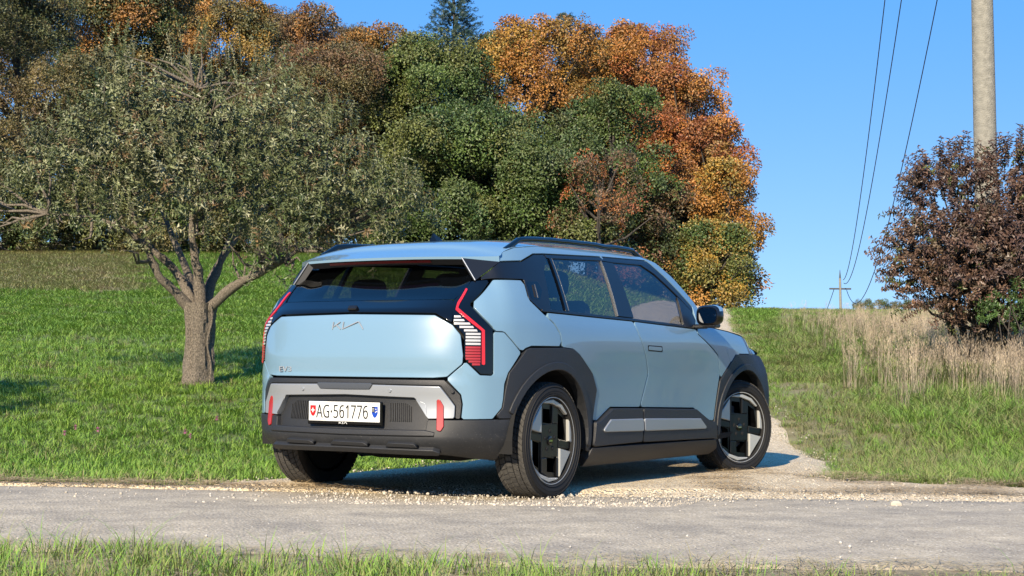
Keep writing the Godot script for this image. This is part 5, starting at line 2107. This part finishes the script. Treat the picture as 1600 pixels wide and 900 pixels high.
# ------------------------------------------------------------------ poles, wires, stones
func build_details() -> void:
	var conc := tex_mat(noise_tex(71, .02, Color(.45, .445, .415), Color(.62, .61, .57), 512, 5), .8, .9, noise_tex(72, .15, Color.BLACK, Color.WHITE, 256, 3, true, 3.0), .6)
	var D := 24.0
	var base := pxp(1547, 500, D)
	base.y = height(base.x, base.z)
	var t := thing("utility_pole", "thick round concrete power pole rising out of the brown shrub", "pole", base)
	var lean := Vector3(-.016, 1, 0).normalized()
	var st := begin()
	tube(st, [Vector3(0, -.3, 0), lean * 4.0, lean * 8.0, lean * 11.6], [.180, .166, .146, .125], 28)
	put("shaft", st, conc, t)
	var steel := smat(Color(.35, .36, .37), .5, .6)
	st = begin()
	box(st, lean * 11.0, Vector3(1.5, .09, .09), .01)
	put("crossarm", st, steel, t)
	var near_x := [-.72, -.28, .52]
	var tops := []
	for x in near_x:
		st = begin()
		var p: Vector3 = lean * 11.04 + Vector3(x, 0, 0)
		lathe(st, [Vector2(.0, .22), Vector2(.03, .2), Vector2(.05, .15), Vector2(.03, .13), Vector2(.055, .08), Vector2(.03, .05), Vector2(.03, 0)], p, Vector3.UP, 12)
		put("insulator", st, smat(Color(.30, .16, .10), .25), t)
		tops.append(base + p + Vector3(0, .2, 0))
	# far pole of the same line
	var D2 := 140.0
	var b2 := pxp(1316, 478, D2)
	b2.y = height(b2.x, b2.z)
	var top2 := pxp(1313, 428, D2)
	var t2 := thing("utility_pole", "small distant power pole with a crossarm on the skyline", "pole", b2)
	st = begin()
	tube(st, [Vector3(0, -.3, 0), (top2 - b2) * .6, (top2 - b2) * .985], [.125, .115, .10], 10)
	put("shaft", st, conc, t2)
	st = begin()
	tube(st, [(top2 - b2) * .985, top2 - b2 + Vector3(0, .6, 0)], [.09, .02], 6)
	put("spike", st, steel, t2)
	st = begin()
	var arm := pxp(1313.5, 447, D2) - b2
	box(st, arm, Vector3(1.9, .14, .14), .02)
	put("crossarm", st, steel, t2)
	var far_pts := [pxp(1318, 433, D2), pxp(1319, 438, D2), pxp(1323.5, 449, D2)]
	var sag := [2.4, 2.9, 4.6]
	var wire := smat(Color(.16, .18, .20), .5, .3)
	var words := ["left overhead wire running from the concrete pole to the far pole", "middle overhead wire of the three crossing the sky", "right overhead wire, hanging lowest before the far pole"]
	for i in 3:
		var a: Vector3 = tops[i]
		var b: Vector3 = far_pts[i]
		var pts := []
		var rad := []
		for k in 49:
			var f := k / 48.0
			pts.append(a.lerp(b, f) - Vector3(0, 4.0 * sag[i] * f * (1.0 - f), 0))
			rad.append(lerpf(.011, .030, f))
		st = begin()
		tube(st, pts, rad, 5)
		var o := put(numbered("power_wire"), st, wire, self)
		tag(o, words[i], "wire", "overhead wires")
	var w4 := []
	var r4 := []
	for k in 13:
		var f := k / 12.0
		w4.append(pxp(1304, 447, D2).lerp(pxp(1270, 520, 240.0), f) - Vector3(0, 3.0 * f * (1.0 - f), 0))
		r4.append(.03)
	st = begin()
	tube(st, w4, r4, 5)
	var o4 := put(numbered("power_wire"), st, wire, self)
	tag(o4, "short wire dropping behind the crest beyond the far pole", "wire", "overhead wires")
	stones()
	flowers()

func stone_mesh(seed_: int, mat: Material) -> ArrayMesh:
	var n := FastNoiseLite.new()
	n.seed = seed_
	n.frequency = .9
	var st := begin()
	var rows := []
	for i in 6:
		var f := PI * i / 5.0
		var row := []
		for k in 8:
			var a := TAU * k / 7.0
			var d := Vector3(sin(f) * cos(a), cos(f) * .62, sin(f) * sin(a))
			row.append(d * (1.0 + .45 * n.get_noise_3dv(d * 1.4)))
		row[7] = row[0]
		rows.append(row)
	for i in 5:
		for k in 7:
			var q := [rows[i][k], rows[i][k + 1], rows[i + 1][k + 1], rows[i + 1][k]]
			var c: Vector3 = (q[0] + q[1] + q[2] + q[3]) * .25
			quad(st, q[0], q[1], q[2], q[3], c.normalized())
	return mesh_of(st, mat)

func stones() -> void:
	rng.seed = 601
	var m := smat(Color.WHITE, .9)
	m.vertex_color_use_as_albedo = true
	var at := []
	var cl := []
	for i in 26000:
		var d := 8.6 + 22.0 * pow(rng.randf(), 2.2)
		var x := rng.randf_range(-.30, .36) * d
		var z := -d
		var on_apron: bool = z < lane_far(x) + .25 and z > lane_far(x) - apron_depth(x) - .15
		if (track_gap(x, z) > .12 and not on_apron) or (x < -1.2 and z > lane_far(x) - .3 and rng.randf() < .9):
			continue
		var s := .003 + .008 * pow(rng.randf(), 6.0)
		at.append(Transform3D(Basis(ball_dir(), rng.randf() * TAU).scaled(Vector3(s, s, s) * rng.randf_range(.8, 1.3)), Vector3(x, height(x, z) + .018 + s * .3, z)))
		var v := rng.randf_range(.32, .66)
		cl.append(Color(v, v * .90, v * .74))
	var o := scatter("gravel", stone_mesh(3, m), at, cl, self)
	tag(o, "loose pale limestone gravel on the track around the car", "gravel")
	at = []
	cl = []
	for i in 2400:
		var x := rng.randf_range(-4.5, 4.5)
		var z := lerpf(lane_near(x), lane_far(x), pow(rng.randf(), .6))
		var s := .0025 + .006 * pow(rng.randf(), 6.0)
		at.append(Transform3D(Basis(ball_dir(), rng.randf() * TAU).scaled(Vector3(s, s, s)), Vector3(x, .018 + s * .3, z)))
		var v := rng.randf_range(.28, .58)
		cl.append(Color(v, v * .95, v * .86))
	var g2 := scatter("grit", stone_mesh(4, m), at, cl, self)
	tag(g2, "fine pale grit scattered over the worn lane", "grit")
	# straw litter on the gravel's edges
	var sm := leafmat(.8, .1)
	var st := begin()
	for k in 14:
		var a := rng.randf() * TAU
		var p := Vector3(rng.randf_range(-.1, .1), rng.randf_range(.0, .02), rng.randf_range(-.1, .1))
		leaf(st, p, Vector3(cos(a), rng.randf_range(-.05, .12), sin(a)).normalized(), Vector3.UP, rng.randf_range(.05, .16), .005, .0, rng.randf_range(.8, 1.2))
	var straw := mesh_of(st, sm)
	at = []
	cl = []
	for i in 3600:
		var x := rng.randf_range(-4.2, 5.4)
		var right := x > 1.2
		var z := lane_far(x) - ((apron_depth(x) + .25) * rng.randf_range(.1, 1.2) if right else rng.randf_range(-.10, .15))
		if not right and (x > -.6 or rng.randf() < .75):
			continue
		if right and patch.get_noise_2d(x * 22.0, z * 22.0) < -.05:
			continue
		at.append(Transform3D(Basis(Vector3.UP, rng.randf() * TAU).scaled(Vector3.ONE * rng.randf_range(.6, 1.2)), Vector3(x, height(x, z) + .03, z)))
		cl.append(Color(.58, .42, .22) * rng.randf_range(.8, 1.25))
	for i in 2200:
		var x := rng.randf_range(-3.4, 3.4)
		var z := lane_near(x) + rng.randf_range(-.15, 1.6)
		at.append(Transform3D(Basis(Vector3.UP, rng.randf() * TAU).scaled(Vector3.ONE * rng.randf_range(.5, 1.0)), Vector3(x, .012, z)))
		cl.append(Color(.58, .46, .25) * rng.randf_range(.7, 1.2))
	var o3 := scatter("straw", straw, at, cl, self)
	tag(o3, "dry straw litter lying along the edges of the lane", "straw")
	# a few stones big enough to pick out
	var words := ["fist sized pale stone on the right edge of the lane", "small stone in the shade under the car's tail", "pale pebble lying in the lane behind the rear right wheel", "pebble on the gravel right of the front wheel"]
	var spots := [[1400, 787, .036], [768, 764, .030], [587 + 280, 800, .014], [1270, 742, .022]]
	for i in 4:
		var k: float = (spots[i][1] - 568.0) / 2513.0
		var d := .775 / k
		var p := Vector3((spots[i][0] - 800.0) / 2513.0 * d, 0, -d)
		p.y = height(p.x, p.z) + .02
		var mi := MeshInstance3D.new()
		mi.name = numbered("stone")
		mi.mesh = stone_mesh(20 + i, smat(Color(.74, .71, .65), .9))
		add_child(mi)
		mi.position = p
		mi.scale = Vector3.ONE * spots[i][2]
		tag(mi, words[i], "stone", "single stones")

func flowers() -> void:
	rng.seed = 701
	var pink := smat(Color(.72, .42, .58), .8)
	var green := smat(Color(.25, .38, .12), .8)
	var words := ["leftmost pink clover head in the lawn near the lane", "pink clover head beside the leftmost one", "pink clover head left of the apple trunk", "pink clover head below the apple trunk", "lower pink clover head below the apple trunk", "pink clover head between the trunk and the car"]
	var spots := [[105, 686], [122, 677], [157, 680], [293, 682], [301, 689], [342, 661]]
	for i in spots.size():
		var d := 11.0
		for q in 6:
			var p0 := pxp(spots[i][0], spots[i][1], d)
			d += (height(p0.x, p0.z) + .13 - p0.y) / -.06 * .5
			d = clampf(d, 10.3, 14.0)
		var p := pxp(spots[i][0], spots[i][1], d)
		var gy := height(p.x, p.z)
		var t := thing("clover_flower", words[i], "flower", Vector3(p.x, gy, p.z), 0.0, "clover heads in the lawn")
		var st := begin()
		tube(st, [Vector3.ZERO, Vector3(.01, .07, 0), Vector3(0, .14, 0)], [.002, .002, .002], 5)
		put("stem", st, green, t)
		st = begin()
		for k in 40:
			var dd := ball_dir()
			leaf(st, Vector3(0, .15, 0) + dd * .005, dd, Vector3.UP, .018, .006, .1)
		put("flower_head", st, pink, t)
